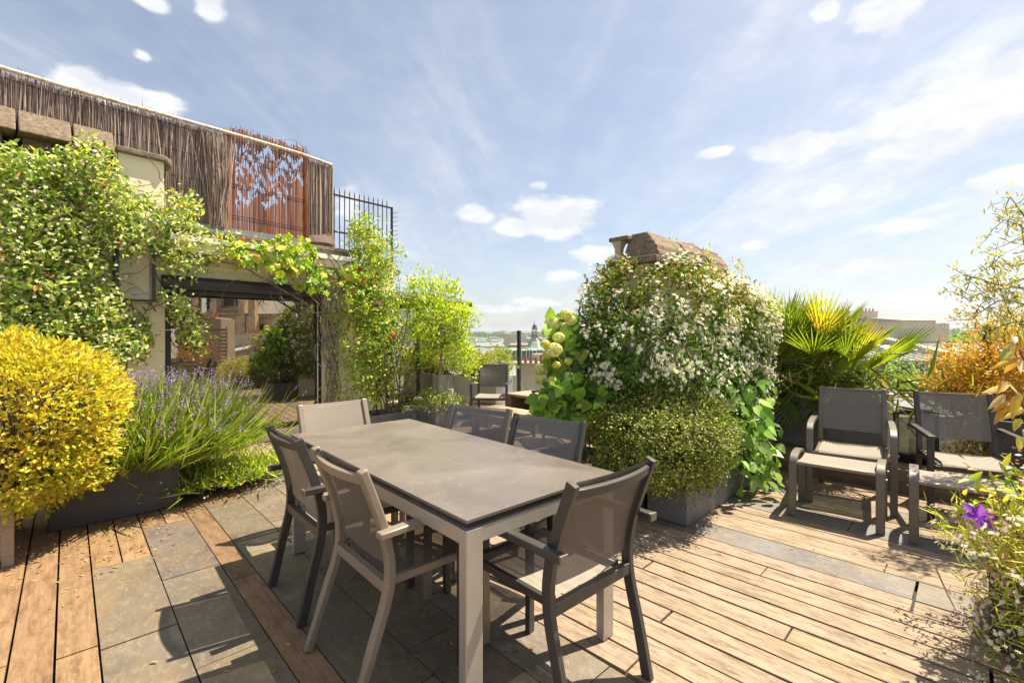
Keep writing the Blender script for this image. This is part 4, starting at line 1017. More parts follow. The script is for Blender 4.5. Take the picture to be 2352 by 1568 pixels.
for i in range(46):
    px = random.uniform(620, 790); py = random.uniform(585, 680); s, z = fac_pt(px, py, -.3)
    b.tube([FAC @ Vector((p.x, min(p.y, -.05), p.z)) for p in walk((s, -.3, z), (random.uniform(-1, 1), random.uniform(-.3, .2), random.uniform(-.6, .8)), random.uniform(.15, .4), 6, .35)], np.linspace(.005, .002, 7), 5, False)
at(g, b.build('stems', M['bark']))
# ---- twisted wisteria trunks before the pillar
g = plant('wisteria', 'bare twisted grey wisteria trunks climbing the pillar beside the window', 'climbing plant', FAC @ Vector((.62, -.15, 0)))
b = MB()
for j in range(11):
    s0 = random.uniform(.42, .72); amp = random.uniform(.03, .12); ph = random.uniform(0, 6.3); fr = random.uniform(2.0, 5.5); r = random.choice((.007, .009, .012, .016, .02))
    top = random.uniform(1.6, 2.25); pts = []
    for k in range(26):
        u = k/25; z = .02 + top*u; pts.append(FAC @ Vector((s0*(1 - u) + (.50 + .05*math.sin(j))*u + amp*math.sin(fr*u*3 + ph)*(.3 + u), -.12 - .06*math.sin(fr*u*2.3 + ph*2) - .05*u, z)))
    b.tube(pts, np.linspace(r, r*.55, 26), 7, False)
for j in range(7):
    cx = random.uniform(.38, .62); z0 = random.uniform(1.1, 1.6); r_ = random.uniform(.12, .26)
    b.tube([FAC @ Vector((cx + r_*.7*math.cos(a*.5 + j), -.17 + .05*math.sin(a), z0 + r_*1.2*math.sin(a*.5 + j))) for a in np.linspace(0, 11, 26)], .006, 6, False)
at(g, b.build('trunks', M['greybark'], smooth=True))
q = np.concatenate([poly_points(34, [(755, 730), (785, 740), (790, 910), (750, 920)], -.3, -.1), poly_points(10, [(740, 690), (780, 700), (775, 740), (745, 735)], -.3, -.1)])
pp, tt, nn = tufts(q, np.tile(OUT, (len(q), 1)), 9, .05, .5, .1, .9)
at(g, leaf_obj('leaves', pp, tt, nn, rng.uniform(.035, .06, len(pp)), rng.uniform(.014, .022, len(pp)), jit([(.24,.38,.05), (.34,.44,.07), (.14,.26,.03)], len(pp), .13), M['leaf'], None, .2, .15))

# ---- climbing rose
rb = FAC @ Vector((1.42, -.22, .18)); g = plant('climbing_rose', 'tall climbing rose with small pink blooms growing up past the pillar', 'rose', rb)
rows = []
for z, s, rs, rt_, m_ in ((.55, 1.36, .42, .26, 90), (.85, 1.33, .50, .28, 150), (1.15, 1.31, .54, .30, 180), (1.45, 1.30, .54, .30, 190), (1.75, 1.26, .48, .30, 180), (2.0, 1.20, .42, .28, 150), (2.25, 1.18, .36, .24, 120), (2.5, 1.24, .38, .20, 120), (2.72, 1.16, .28, .18, 80), (2.92, 1.10, .16, .12, 34)):
    r = rng.normal(size=(m_, 3))*A((rs*.5, rt_*.6, .13)) + A((s - .10, -.22, z)); rows.append(r)
rows = np.concatenate(rows); cw = (rotF @ rows.T).T + A((FAC.translation.x, FAC.translation.y, 0))
od = unit(np.stack([rows[:, 0] - 1.38, rows[:, 1] + .10, np.full(len(rows), .2)], 1) @ rotF.T + OUT*.35)
pp, tt, nn = tufts(cw, od, 8, .05, .5, .2, 1.0)
c = jit([(.44,.50,.06), (.32,.43,.05), (.18,.30,.035), (.54,.55,.13), (.12,.21,.03)], len(pp), .16); br = rng.random(len(pp)) < .05; c[br] = jit([(.40,.15,.04), (.55,.33,.06)], br.sum())
at(g, leaf_obj('foliage', pp, tt, nn, rng.uniform(.034, .062, len(pp)), rng.uniform(.022, .036, len(pp)), c, M['leaf'], None, .2, .12))
k = rng.random(len(cw)) < .16; lobed('broad_leaves', cw[k], unit(A((0, 0, -1)) + rng.normal(0, .6, (k.sum(), 3))), unit(od[k] + rng.normal(0, .3, (k.sum(), 3))), rng.uniform(.04, .075, k.sum()), jit([(.44,.50,.045), (.30,.42,.04)], k.sum(), .12), g, M['leaf'])
b = MB()
for i in range(15):
    s0 = random.uniform(1.1, 1.75); pts = walk(FAC @ Vector((s0, -.22 + random.uniform(-.1, .1), .16)), (random.gauss(0, .12), random.gauss(0, .12), 1), random.uniform(1.3, 2.6), 16, .10); b.tube(pts, np.linspace(.012, .004, 17), 6, False)
for i in range(70):
    q = random.choice(list(cw)); b.tube(walk(q, (random.gauss(0, 1), random.gauss(0, 1), random.gauss(0, .6)), .35, 6, .25), np.linspace(.005, .002, 7), 5, False)
at(g, b.build('stems', M['bark']))
def bloom(name, loc, r, cols, parent, n=60):
    d = sphere(n); p = A(loc) + d*r*rng.uniform(.3, .75, (n, 1)); return at(parent, leaf_obj(name, p, unit(np.cross(d, rng.normal(size=(n, 3))) + d*.3), d, np.full(n, r*.9), np.full(n, r*.8), jit(cols, n, .08), M['petal'], None, .1, .25, blunt=True))
bloom('flower', P(870, 698, 6.75), .05, [(.75,.45,.42), (.80,.58,.52)], g); bloom('flower', P(903, 770, 6.7), .035, [(.62,.10,.08), (.7,.2,.15)], g, 40)

# ---- lemon tree
lt = FAC @ Vector((1.93, -.78, .27)); g = plant('lemon_tree', 'small yellow green lemon tree with a slender trunk in a square grey pot', 'tree', lt)
tp = A(lt) + A((.03, .02, .88)); b = MB(); b.tube(arc([lt, A(lt) + A((-.015, 0, .3)), A(lt) + A((.03, .02, .62)), tp], 5), np.linspace(.028, .02, 16), 8, False); b2 = MB()
cen = A(P(1008, 750, 7.3)); tips = []
for i in range(26):
    d = sphere(1)[0]; d[2] = abs(d[2])*1.0 + .1; e = cen + unit(d[None])[0]*A((.42, .42, .52))*random.uniform(.6, 1); m_ = tp*.45 + e*.55 + rng.normal(0, .06, 3) - A((0, 0, .04)); b.tube(arc([tp, m_, e], 4), np.linspace(.012, .004, 9), 6, False)
at(g, b.build('trunk', M['greybark'], smooth=True))
pts, od = shell(440, cen, (.50, .48, .58), .24, .35, -.9, 3, 9)
ex = [A(P(955, 660, 7.3)), A(P(1040, 665, 7.3)), A(P(1065, 720, 7.2)), A(P(1060, 800, 7.2)), A(P(1075, 840, 7.2)), A(P(1000, 662, 7.3)), A(P(930, 700, 7.3))]
for q in ex: pts = np.concatenate([pts, q + rng.normal(0, .07, (22, 3))]); od = np.concatenate([od, np.tile(unit((q - cen)[None]), (22, 1))])
pp, tt, nn = tufts(pts, od, 8, .055, .5, .45, .85)
at(g, leaf_obj('crown', pp, tt, nn, rng.uniform(.05, .085, len(pp)), rng.uniform(.022, .036, len(pp)), jit([(.46,.52,.04), (.38,.48,.04), (.56,.57,.06), (.22,.35,.03)], len(pp), .13), M['leaf'], None, .2, .15))
def daisy_mound(name, label, loc, rad, n, nf, tones, fl_, L=(.03, .07), Wd=.008, fs=.012, parentless=False, zmin=-.3):
    g = plant(name, label, 'daisies', loc); pts, od = shell(n, loc, rad, .2, .35, zmin, 3, 21)
    pp, tt, nn = tufts(pts, od, 4, .03, .6, .2, .9)
    at(g, leaf_obj('foliage', pp, tt, nn, rng.uniform(*L, len(pp)), np.full(len(pp), Wd), jit(tones, len(pp), .16), M['leaf_thin'], None, .2, .2))
    q, o2 = shell(nf, loc, A(rad)*1.08, .22, .85, zmin, 3, 21)
    flowers(q, unit(o2 + A((0, 0, .4)) + rng.normal(0, .3, q.shape)), 7, rng.uniform(fs*.8, fs*1.2, len(q)), .42, jit(fl_, len(q), .07), 'blossoms', g, .15)
    return g
daisy_mound('daisies', 'white daisies spilling over the lemon tree pot', A(lt) + A((0, -.02, .06)), (.34, .32, .20), 420, 170, [(.30,.38,.07), (.20,.30,.05), (.38,.42,.10)], [(.8,.78,.7)], fs=.013)

# ---- clipped hedge in the three tall planters
for X, Y, lb, rd in ((5.2, 7.42, 'left clipped green hedge bush with brown twigs in a tall pale planter', (.30, .30, .24)), (5.4, 6.88, 'middle clipped green hedge bush behind the far armchair', (.32, .34, .25)), (5.62, 6.32, 'right clipped green hedge bush nearest the bench and glass post', (.33, .36, .25))):
    c0 = Wn(X, Y, .86); g = plant('hedge_bush', lb, 'hedge', Wn(X, Y, .60), 'clipped hedge bushes in tall pale planters'); pts, od = shell(330, c0, rd, .12, .6, -.8, 3, int(X*10))
    pp, tt, nn = tufts(pts, od, 9, .03, .7, .3, .8); at(g, leaf_obj('foliage', pp, tt, nn, rng.uniform(.028, .045, len(pp)), rng.uniform(.015, .022, len(pp)), jit([(.40,.46,.06), (.28,.38,.05), (.16,.26,.04), (.34,.22,.08)], len(pp), .15), M['leaf'], None, .2, .1))
    b = MB()
    for i in range(40): b.tube(walk(Wn(X + random.uniform(-.12, .12), Y + random.uniform(-.12, .12), .60), (random.gauss(0, .6), random.gauss(0, .6), 1), .34, 5, .2), np.linspace(.008, .003, 6), 5, False)
    at(g, b.build('twigs', M['bark']))

# ---- hydrangea
hc = Wn(3.15, 2.42, .34); g = plant('hydrangea', 'lime flowered hydrangea with big heart shaped leaves left of the white jasmine', 'hydrangea', hc)
def heart(name, c, t, nr, size, cols, parent):
    n = len(c); t = unit(t); s_ = unit(np.cross(t, nr)); nr = np.cross(s_, t); sz = size[:, None]
    prof = [(0, 0), (-.10, .22), (.06, .46), (.34, .50), (.66, .30), (1.0, 0)]
    vs = [c + t*sz*a - s_*sz*w_*.92 + nr*sz*(.16*w_ - .16*a*a) for a, w_ in prof] + [c + t*sz*a + s_*sz*w_*.92 + nr*sz*(.16*w_ - .16*a*a) for a, w_ in prof[1:-1][::-1]] + [c + t*sz*.5 - nr*sz*.03]
    k = len(vs); V = np.stack(vs, 1).reshape(-1, 3); me = bpy.data.meshes.new(name); fs = []
    for i in range(n):
        o_ = i*k
        for j in range(k - 1): fs.append((o_ + j, o_ + (j + 1) % (k - 1), o_ + k - 1))
    me.from_pydata(V.tolist(), [], fs); a_ = me.attributes.new('col', 'FLOAT_COLOR', 'POINT'); a_.data.foreach_set('color', np.concatenate([np.repeat(cols, k, 0), np.ones((n*k, 1))], 1).reshape(-1).astype(np.float32))
    me.polygons.foreach_set('use_smooth', [True]*len(fs)); me.materials.append(M['leaf']); o_ = bpy.data.objects.new(name, me); COL.objects.link(o_); return at(parent, o_)
lp_ = []
for poly, d_, m_ in (([(1262, 735), (1320, 715), (1345, 800), (1350, 900), (1300, 900), (1262, 850)], 3.95, 170), ([(1240, 880), (1330, 850), (1390, 870), (1415, 905), (1395, 960), (1330, 985), (1235, 965), (1228, 920)], 3.75, 270)):
    xs = [q[0] for q in poly]; ys = [q[1] for q in poly]; x = rng.uniform(min(xs), max(xs), m_*3); y = rng.uniform(min(ys), max(ys), m_*3); k = in_poly(x, y, poly)
    lp_ += [A(P(a_, b_, d_ + rng.uniform(-.12, .28))) for a_, b_ in list(zip(x[k], y[k]))[:m_]]
lp_ = A(lp_); n = len(lp_)
heart('leaves', lp_, unit(A((-.35, -.25, -.65)) + rng.normal(0, .55, (n, 3))), unit(A((.15, -.75, .75)) + rng.normal(0, .38, (n, 3))), rng.uniform(.07, .125, n), jit([(.22,.36,.045), (.14,.27,.035), (.36,.48,.06), (.08,.17,.03)], n, .14), g)
heads = [(1272, 743, .070), (1300, 722, .062), (1256, 762, .05), (1272, 803, .082), (1283, 775, .058), (1240, 848, .066), (1258, 815, .050), (1296, 752, .055), (1278, 838, .036), (1305, 830, .038), (1316, 812, .04), (1268, 873, .040), (1290, 885, .028), (1285, 925, .036), (1345, 912, .034), (1330, 932, .022), (1300, 905, .018), (1240, 872, .045), (1310, 735, .06), (1252, 790, .045)]
b = MB()
for px, py, r in heads:
    r *= .82
    c0 = A(P(px, py, 3.72 + random.uniform(-.06, .2))); n = int(90 + 2600*r); d = sphere(n)
    t_ = unit(np.cross(d, rng.normal(size=(n, 3)))); tn = [(.80,.79,.36), (.84,.82,.46), (.72,.74,.26)] if r > .045 else [(.74,.74,.18), (.78,.75,.24)]
    at(g, leaf_obj('flower_head', c0 + d*r*A((1, 1, .82)) - t_*.009, t_, d, np.full(n, .028), np.full(n, .024), jit(tn, n, .10), M['leaf'], None, .12, .12, blunt=True, flat4=True))
    b.tube(arc([c0, c0*.6 + A(hc)*.4 + A((0, 0, .12)), A(hc) + rng.normal(0, .06, 3)], 5), np.linspace(.004, .007, 11), 6, False)
at(g, b.build('stems', mat('green_stems', (.20, .26, .06), .6)))

# ---- white star jasmine round the chimney
jc = A((4.27, 2.22, 1.205)); g = plant('star_jasmine', 'huge rounded star jasmine full of white blossoms wrapped round the chimney stack', 'shrub', Wn(4.3, 2.2, .3))
def dshell(n, c, rad, lump, inner, zmin, freq, seed, power=2.9):
    p, o_ = shell(n, (0, 0, 0), (1, 1, 1), lump, inner, zmin, freq, seed)
    r = np.linalg.norm(p, axis=1, keepdims=True); d = p/r
    k = (np.abs(d)**power).sum(1, keepdims=True)**(-1/power)           # boxier than a ball
    q = p*k*A(rad) + A(c)
    return (rotD @ q.T).T, unit((rotD @ (o_/A(rad)).T).T)
pts, od = dshell(4200, jc, (1.16, .66, .80), .07, .74, -.97, 3, 31)
pp, tt, nn = tufts(pts, od, 7, .04, .55, -.1, .95)
loc_ = (np.linalg.inv(rotD) @ pp.T).T
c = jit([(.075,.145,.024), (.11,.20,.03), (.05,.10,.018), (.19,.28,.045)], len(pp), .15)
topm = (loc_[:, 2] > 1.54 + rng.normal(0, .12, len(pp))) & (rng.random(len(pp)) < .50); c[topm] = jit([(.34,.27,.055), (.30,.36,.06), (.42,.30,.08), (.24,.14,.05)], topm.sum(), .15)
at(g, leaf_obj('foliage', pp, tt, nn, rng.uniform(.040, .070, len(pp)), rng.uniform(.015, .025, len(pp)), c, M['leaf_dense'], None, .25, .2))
pts, od = dshell(3300, jc, (1.17, .67, .81), .07, .97, -.9, 3, 31)
u = (np.linalg.inv(rotD) @ od.T).T; lz = (np.linalg.inv(rotD) @ pts.T).T
clump = np.sin(lz[:, 0]*11 + 2*np.sin(lz[:, 2]*6)) * np.sin(lz[:, 2]*13 + lz[:, 1]*9) + .5*np.sin(lz[:, 0]*23 + lz[:, 2]*19)
keep = (clump > -.40) & (rng.random(len(pts)) < np.clip(.45 + .55*u[:, 0] - .35*u[:, 1], .16, 1)) & ((lz[:, 2] < 1.80) | (rng.random(len(pts)) < .4))
pts, od = pts[keep], od[keep]
fl = np.repeat(pts, 7, 0) + rng.normal(0, .030, (len(pts)*7, 3)) + np.repeat(od, 7, 0)*.035
flowers(fl, unit(np.repeat(od, 7, 0) + A((0, 0, .25)) + rng.normal(0, .4, fl.shape)), 5, rng.uniform(.015, .024, len(fl)), .52, jit([(.90,.87,.70), (.88,.84,.60)], len(fl), .04), 'blossoms', g, .1)
# loose yellow green shoots along its top and right side
sp = dshell(300, jc + A((.48, .12, .02)), (.78, .56, .80), .2, .95, .05, 4, 33)[0]
b = MB(); tips = []
for q in sp[rng.random(len(sp)) < .35]:
    w_ = walk(q, (random.gauss(.2, .4), random.gauss(0, .4), .8), random.uniform(.05, .17), 6, .25); b.tube(w_, np.linspace(.003, .0015, 7), 4, False); tips += [A(v) for v in w_[2:]]
tips = np.concatenate([A(tips), sp]); pp, tt, nn = tufts(tips, np.tile(A((0, -.3, 1.)), (len(tips), 1)), 4, .025, .3, .3, 1.0)
at(g, leaf_obj('young_shoots', pp, tt, nn, rng.uniform(.025, .045, len(pp)), rng.uniform(.014, .022, len(pp)), jit([(.40,.42,.07), (.34,.40,.07), (.45,.36,.10)], len(pp), .15), M['leaf'], None, .2, .1))
for i in range(60): b.tube(walk(Wn(random.uniform(3.4, 5.2), random.uniform(1.95, 2.6), .35), (random.gauss(0, .4), random.gauss(0, .4), 1), random.uniform(.8, 1.4), 9, .2), np.linspace(.009, .004, 10), 5, False)
at(g, b.build('stems', M['bark']))

# ---- creeping wire plant: the dense round mound in front
g = plant('creeping_shrub', 'dense round mound of tiny leaves spilling over the front grey planter', 'shrub', Wn(3.5, 1.75, .3))
def mound(n, m, c, rad, tones, Lr, Wr, seed, name, parent, power=2.2):
    p, o_ = dshell(n, c, rad, .09, .70, -.95, 3, seed, power); pp, tt, nn = tufts(p, o_, m, .028, .6, .1, 1.0)
    return at(parent, leaf_obj(name, pp, tt, nn, rng.uniform(*Lr, len(pp)), rng.uniform(*Wr, len(pp)), jit(tones, len(pp), .17), M['leaf_dense'], None, .15, .1, blunt=True))
tn = [(.135,.18,.028), (.20,.25,.042), (.08,.12,.02), (.31,.33,.075), (.16,.12,.035)]
mound(3100, 10, (3.40, 1.83, .57), (.65, .47, .36), tn, (.014, .024), (.011, .017), 41, 'foliage', g)
n = 200; X = rng.uniform(3.16, 3.9, n); sd_ = rng.random(n) < .6; Y = np.where(sd_, 1.545, rng.uniform(1.56, 1.9, n)); X = np.where(sd_, X, 3.165); q = (rotD @ np.stack([X, Y, rng.uniform(.17, .40, n)**1.0])).T
keep = rng.random(n) < np.clip((q[:, 2] - .12)/.22, 0, 1); q = q[keep]; pp, tt, nn = tufts(q, np.tile(A((0, -1, -.2)), (len(q), 1)), 7, .028, .5, -.4, 1.0)
at(g, leaf_obj('trailing_shoots', pp, tt, nn, rng.uniform(.013, .022, len(pp)), rng.uniform(.010, .015, len(pp)), jit(tn, len(pp), .17), M['leaf'], None, .15, .1, blunt=True))
# ---- heart leaved plant to its right
g = plant('heart_leaf_plant', 'pale heart leaved plant leaning out between the creeping shrub and the armchair', 'plant', Wn(4.3, 1.75, .35))
n = 330; q = np.clip(rng.normal(size=(n, 3)), -1.7, 1.7)*A((.22, .12, .20)) + A((4.30, 1.60, .60)); lowr = rng.random(n) < .3; q[lowr] = rng.normal(size=(lowr.sum(), 3))*A((.16, .08, .14)) + A((4.30, 1.50, .36))
lp_ = (rotD @ q.T).T
heart('leaves', lp_, unit(A((.15, -.35, -.65)) + rng.normal(0, .5, (n, 3))), unit(A((.45, -.6, .75)) + rng.normal(0, .33, (n, 3))), rng.uniform(.065, .125, n), jit([(.28,.42,.10), (.20,.34,.06), (.36,.48,.16), (.12,.24,.04)], n, .13), g)
b = MB()
for q_ in lp_[::4]: b.tube(arc([Wn(4.3, 1.75, .33), (A(q_) + Wn(4.3, 1.75, .33))/2 + A((0, 0, .12)), q_], 4), .003, 5, False)
at(g, b.build('stems', mat('pale_stems', (.26, .30, .10), .6)))

# ---- fan palm
pc = Wn(5.78, 1.84, .72); g = plant('fan_palm', 'bushy fan palm with yellow green fronds in the big blue grey planter', 'palm', pc)
b = MB(); lp1, lt1, ln1, lL, lc = [], [], [], [], []
for i in range(390):
    az = random.uniform(0, 2*math.pi); el = random.choice((random.uniform(-.15, .4), random.uniform(.2, .9), random.uniform(.6, 1.4), random.uniform(.7, 1.5)))
    if math.sin(az)*math.cos(el) < -.35 and el < .75 and random.random() < .75: continue
    d = A((math.cos(az)*math.cos(el), math.sin(az)*math.cos(el), math.sin(el))); d = A(rotD @ (d*A((.92, 1.02, 1.0))))
    o_ = A(pc) + A(rotD @ A((random.gauss(0, .09), random.gauss(0, .33), random.uniform(0, .22)))); ln = random.uniform(.28, .50)*(.80 + .34*math.sin(max(el, 0)))
    hub = o_ + d*ln - A((0, 0, 1))*.08*(1 - math.sin(max(el, 0)))
    b.tube(arc([o_, (o_ + hub)/2 + A((0, 0, .03)), hub], 4), np.linspace(.008, .005, 9), 6, False)
    d = unit((hub - o_)[None])[0]; side = np.cross(d, A((0, 0, 1))); side = side/max(np.linalg.norm(side), 1e-6); roll = random.gauss(0, .8); up = np.cross(side, d)
    side = side*math.cos(roll) + up*math.sin(roll); up = np.cross(side, d)
    tone_ = random.choice([(.26,.34,.035), (.20,.28,.03), (.36,.40,.045), (.15,.23,.028)]) if random.random() > .05 else (.54, .42, .06)
    m_ = 15
    for k in range(m_):
        a = (k/(m_ - 1) - .5)*1.65
        t_ = d*math.cos(a) + side*math.sin(a) + up*.10; lp1.append(hub); lt1.append(t_); ln1.append(up + t_*.0); lL.append((.52 - .16*abs(a)/.8)*random.uniform(.85, 1.08)*(1 if ln > .38 else .85)); lc.append(jit(tone_, 1, .10)[0])
at(g, leaf_obj('fronds', A(lp1), A(lt1), A(ln1), A(lL), np.full(len(lp1), .015), A(lc), M['leaf_thin'], None, .30, .12))
b.lathe([(.12, .68), (.15, .80), (.10, .95), (.03, 1.0)], pc.x if hasattr(pc, 'x') else pc[0], pc[1], 12)
at(g, b.build('stalks', mat('palm_stalks', (.17, .15, .05), .7, var=.4)))
n = 700; q = (rotD @ (rng.normal(size=(n, 3))*A((.22, .42, .12)) + A((5.75, 1.45, .86))).T).T
at(g, leaf_obj('old_fronds', q, unit(rng.normal(0, .6, (n, 3)) + A((0, -.5, -.5))), unit(rng.normal(size=(n, 3))), rng.uniform(.2, .42, n), np.full(n, .014), jit([(.20,.27,.03), (.28,.22,.08), (.14,.20,.03)], n, .15), M['leaf_thin'], None, .2, .25))

# ---- orange maple, bronze shrub, olive tree at the right edge
mc = Wn(5.85, -.55, .66); g = plant('japanese_maple', 'orange and yellow leaved maple behind the charcoal garden armchair', 'maple', mc)
pts = []; 
for c0, rd, m_ in ((P(2290, 880, 4.35), (.52, .42, .34), 900), (P(2215, 905, 4.4), (.28, .3, .17), 330), (P(2340, 770, 4.3), (.32, .35, .25), 200), (P(2240, 820, 4.35), (.26, .25, .15), 110), (P(2310, 1010, 4.3), (.5, .3, .32), 520)):
    q, o_ = shell(m_, A(c0), rd, .25, .3, -1, 3, m_); pts.append((q, o_))
q = np.concatenate([a_ for a_, b_ in pts]); o_ = np.concatenate([b_ for a_, b_ in pts]); pp, tt, nn = tufts(q, o_, 9, .045, .4, .1, .9)
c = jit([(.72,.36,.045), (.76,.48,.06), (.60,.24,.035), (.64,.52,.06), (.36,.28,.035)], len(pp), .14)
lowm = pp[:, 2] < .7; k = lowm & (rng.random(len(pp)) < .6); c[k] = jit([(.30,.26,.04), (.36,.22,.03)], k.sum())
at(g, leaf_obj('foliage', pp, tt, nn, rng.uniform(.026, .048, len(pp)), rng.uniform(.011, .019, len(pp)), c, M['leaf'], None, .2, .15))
b = MB(); b.tube(walk(mc, (.2, -.05, 1), .7, 8, .1), np.linspace(.03, .018, 9), 8, False)
for i in range(34): b.tube(walk(A(mc) + A((.1, 0, .35 + random.random()*.3)), (random.gauss(0, 1), random.gauss(0, .7), random.uniform(-.2, .9)), random.uniform(.4, .85), 8, .18), np.linspace(.010, .003, 9), 5, False)
at(g, b.build('trunk', M['bark']))
oc = A((4.2, 3.0, .003)); g = plant('olive_tree', 'thin branched olive tree reaching in from the right edge against the sky', 'tree', oc)
b = MB(); b.tube(walk(oc, (0, 0, 1), 1.2, 8, .03), np.linspace(.04, .028, 9), 8, False); top = A(oc) + A((0, 0, 1.15)); tw = []
for ctrl in ([(2352, 640), (2300, 655), (2250, 640), (2215, 632)], [(2360, 700), (2300, 690), (2255, 715), (2220, 735)], [(2365, 735), (2310, 745), (2262, 765)], [(2370, 520), (2340, 480), (2312, 440)], [(2380, 560), (2345, 520), (2290, 500)], [(2370, 600), (2330, 610), (2290, 600)], [(2390, 680), (2335, 660), (2260, 672), (2225, 690)], [(2360, 760), (2320, 720), (2290, 640), (2280, 610)], [(2380, 640), (2352, 560), (2346, 500)], [(2375, 700), (2340, 705), (2300, 735)], [(2385, 760), (2352, 775), (2310, 790)]):
    d_ = random.uniform(3.2, 3.5); pl = [P(x, y, d_ + random.uniform(-.08, .08)) for x, y in ctrl]; cv = arc(pl, 7); b.tube(arc([Vector(top), (Vector(top) + cv[0])/2 + Vector((0, 0, .2)), cv[0]], 5), np.linspace(.016, .007, 11), 6, False); b.tube(cv, np.linspace(.006, .002, len(cv)), 5, False); tw += [A(v) for v in cv]
    for v in cv[3::3]:
        w_ = walk(v, (random.gauss(-.4, .6), random.gauss(0, .4), random.gauss(.1, .6)), random.uniform(.1, .26), 6, .2); b.tube(w_, np.linspace(.003, .0012, 7), 4, False); tw += [A(v2) for v2 in w_[1:]]
at(g, b.build('trunk', M['bark']))
tw = A(tw); tw = tw[rng.random(len(tw)) < .75]; pp, tt, nn = tufts(tw, np.tile(A((-.6, 0, .3)), (len(tw), 1)), 3, .022, .5, .3, 1.0)
at(g, leaf_obj('crown', pp, tt, nn, rng.uniform(.035, .062, len(pp)), rng.uniform(.010, .015, len(pp)), jit([(.42,.40,.14), (.32,.33,.11), (.52,.42,.14), (.46,.46,.28)], len(pp), .15), M['leaf'], None, .2, .08))
bs = Wn(3.42, -.45, .30); g = plant('bronze_shrub', 'shrub with large drooping bronze leaves at the right edge', 'shrub', bs)
b = MB(); lc_, lt_ = [], []
for ctrl in ([(2352, 930), (2330, 885), (2290, 870)], [(2360, 945), (2320, 890), (2300, 868)], [(2370, 870), (2335, 790), (2312, 762)], [(2380, 800), (2345, 770), (2335, 760)], [(2390, 960), (2345, 930), (2310, 915)], [(2390, 900), (2352, 850), (2330, 810)]):
    d_ = random.uniform(2.1, 2.3); cv = arc([P(x, y, d_) for x, y in ctrl], 6); b.tube(arc([Vector(bs), (Vector(bs) + cv[0])/2 + Vector((.05, 0, .12)), cv[0]], 5), np.linspace(.012, .006, 11), 6, False); b.tube(cv, np.linspace(.005, .0025, len(cv)), 5, False)
    for v in cv[4::3]: lc_.append(A(v)); lt_.append(A((random.gauss(-.4, .4), random.gauss(-.2, .3), random.uniform(-.9, -.1))))
for x, y in ((2318, 800), (2345, 820), (2330, 925), (2300, 940), (2345, 960), (2335, 1000), (2350, 985), (2320, 880), (2350, 850), (2310, 905)): lc_.append(A(P(x, y, 2.2))); lt_.append(A((random.gauss(-.5, .3), random.gauss(-.2, .3), random.uniform(-.9, .1))))
lc_ = A(lc_); lt_ = A(lt_); n = len(lc_); at(g, leaf_obj('leaves', lc_, lt_, unit(A((0, -.8, .6)) + rng.normal(0, .4, (n, 3))), rng.uniform(.07, .12, n), rng.uniform(.026, .042, n), jit([(.60,.36,.06), (.50,.30,.07), (.55,.42,.24), (.44,.40,.12)], n, .12), M['leaf'], None, .25, .25)); at(g, b.build('stems', mat('red_stems', (.20, .06, .04), .6)))

# ---- clematis and daisies, right foreground
dl = A((2.52, 1.83, .35)); g = plant('daisies', 'mass of white and pink daisies filling the lower right corner', 'daisies', Wn(3.2, -.4, .3))
p, o_ = shell(2400, dl, (.62, .57, .40), .16, .45, -.95, 3, 51); pp, tt, nn = tufts(p, o_, 3, .03, .5, .5, .8)
at(g, leaf_obj('foliage', pp, tt, nn, rng.uniform(.04, .10, len(pp)), np.full(len(pp), .0042), jit([(.50,.52,.13), (.42,.47,.10), (.60,.57,.24), (.32,.38,.08)], len(pp), .15), M['leaf_thin'], None, .15, .25))
p, o_ = shell(3600, dl, (.67, .61, .44), .18, .80, -.95, 3, 51); kk = rng.random(len(p))
w_ = kk < .72; flowers(p[w_], unit(o_[w_] + A((0, 0, .6)) + rng.normal(0, .35, o_[w_].shape)), 9, rng.uniform(.009, .014, w_.sum()), .42, jit([(.82,.80,.74), (.80,.74,.66)], w_.sum(), .05), 'white_flowers', g, .2)
w_ = kk >= .72; flowers(p[w_], unit(o_[w_] + A((0, 0, .4)) + rng.normal(0, .45, o_[w_].shape)), 8, rng.uniform(.008, .012, w_.sum()), .5, jit([(.66,.30,.28), (.74,.48,.42)], w_.sum(), .08), 'pink_flowers', g, .8)
w_ = kk < .72; q = p[w_] + o_[w_]*.003; at(g, leaf_obj('flower_centres', q - A((.003, 0, 0)), np.tile(A((1., 0, 0)), (len(q), 1)), unit(o_[w_] + A((0, 0, .6))), np.full(len(q), .0065), np.full(len(q), .0065), jit([(.62,.42,.04)], len(q), .1), M['petal'], None, 0, 0, flat4=True))
b = MB()
for i in range(16): b.tube(walk(dl + A((random.uniform(-.5, -.2), random.uniform(-.5, .2), 0)), (random.uniform(-1, -.2), random.gauss(-.2, .3), random.uniform(.1, 1)), random.uniform(.3, .5), 8, .12), np.linspace(.002, .001, 9), 4, False)
for x0, y0, x1, y1 in ((2150, 1305, 2205, 1420), (2235, 1190, 2300, 1290), (2270, 1180, 2320, 1300), (2320, 1290, 2352, 1350)): b.tube([P(x0, y0, 1.85), P((x0 + x1)/2, (y0 + y1)/2 + 3, 1.85), P(x1, y1, 1.9)], [.004, .003, .0015], 5, False)
at(g, b.build('dry_stalks', mat('straw_stalks', (.45, .32, .14), .8)))
cc = P(2300, 1200, 2.05); g = plant('clematis', 'clematis with one purple star flower and yellow green leaves above the daisies', 'clematis', Wn(3.4, -.6, .35))
lc_ = []; b = MB()
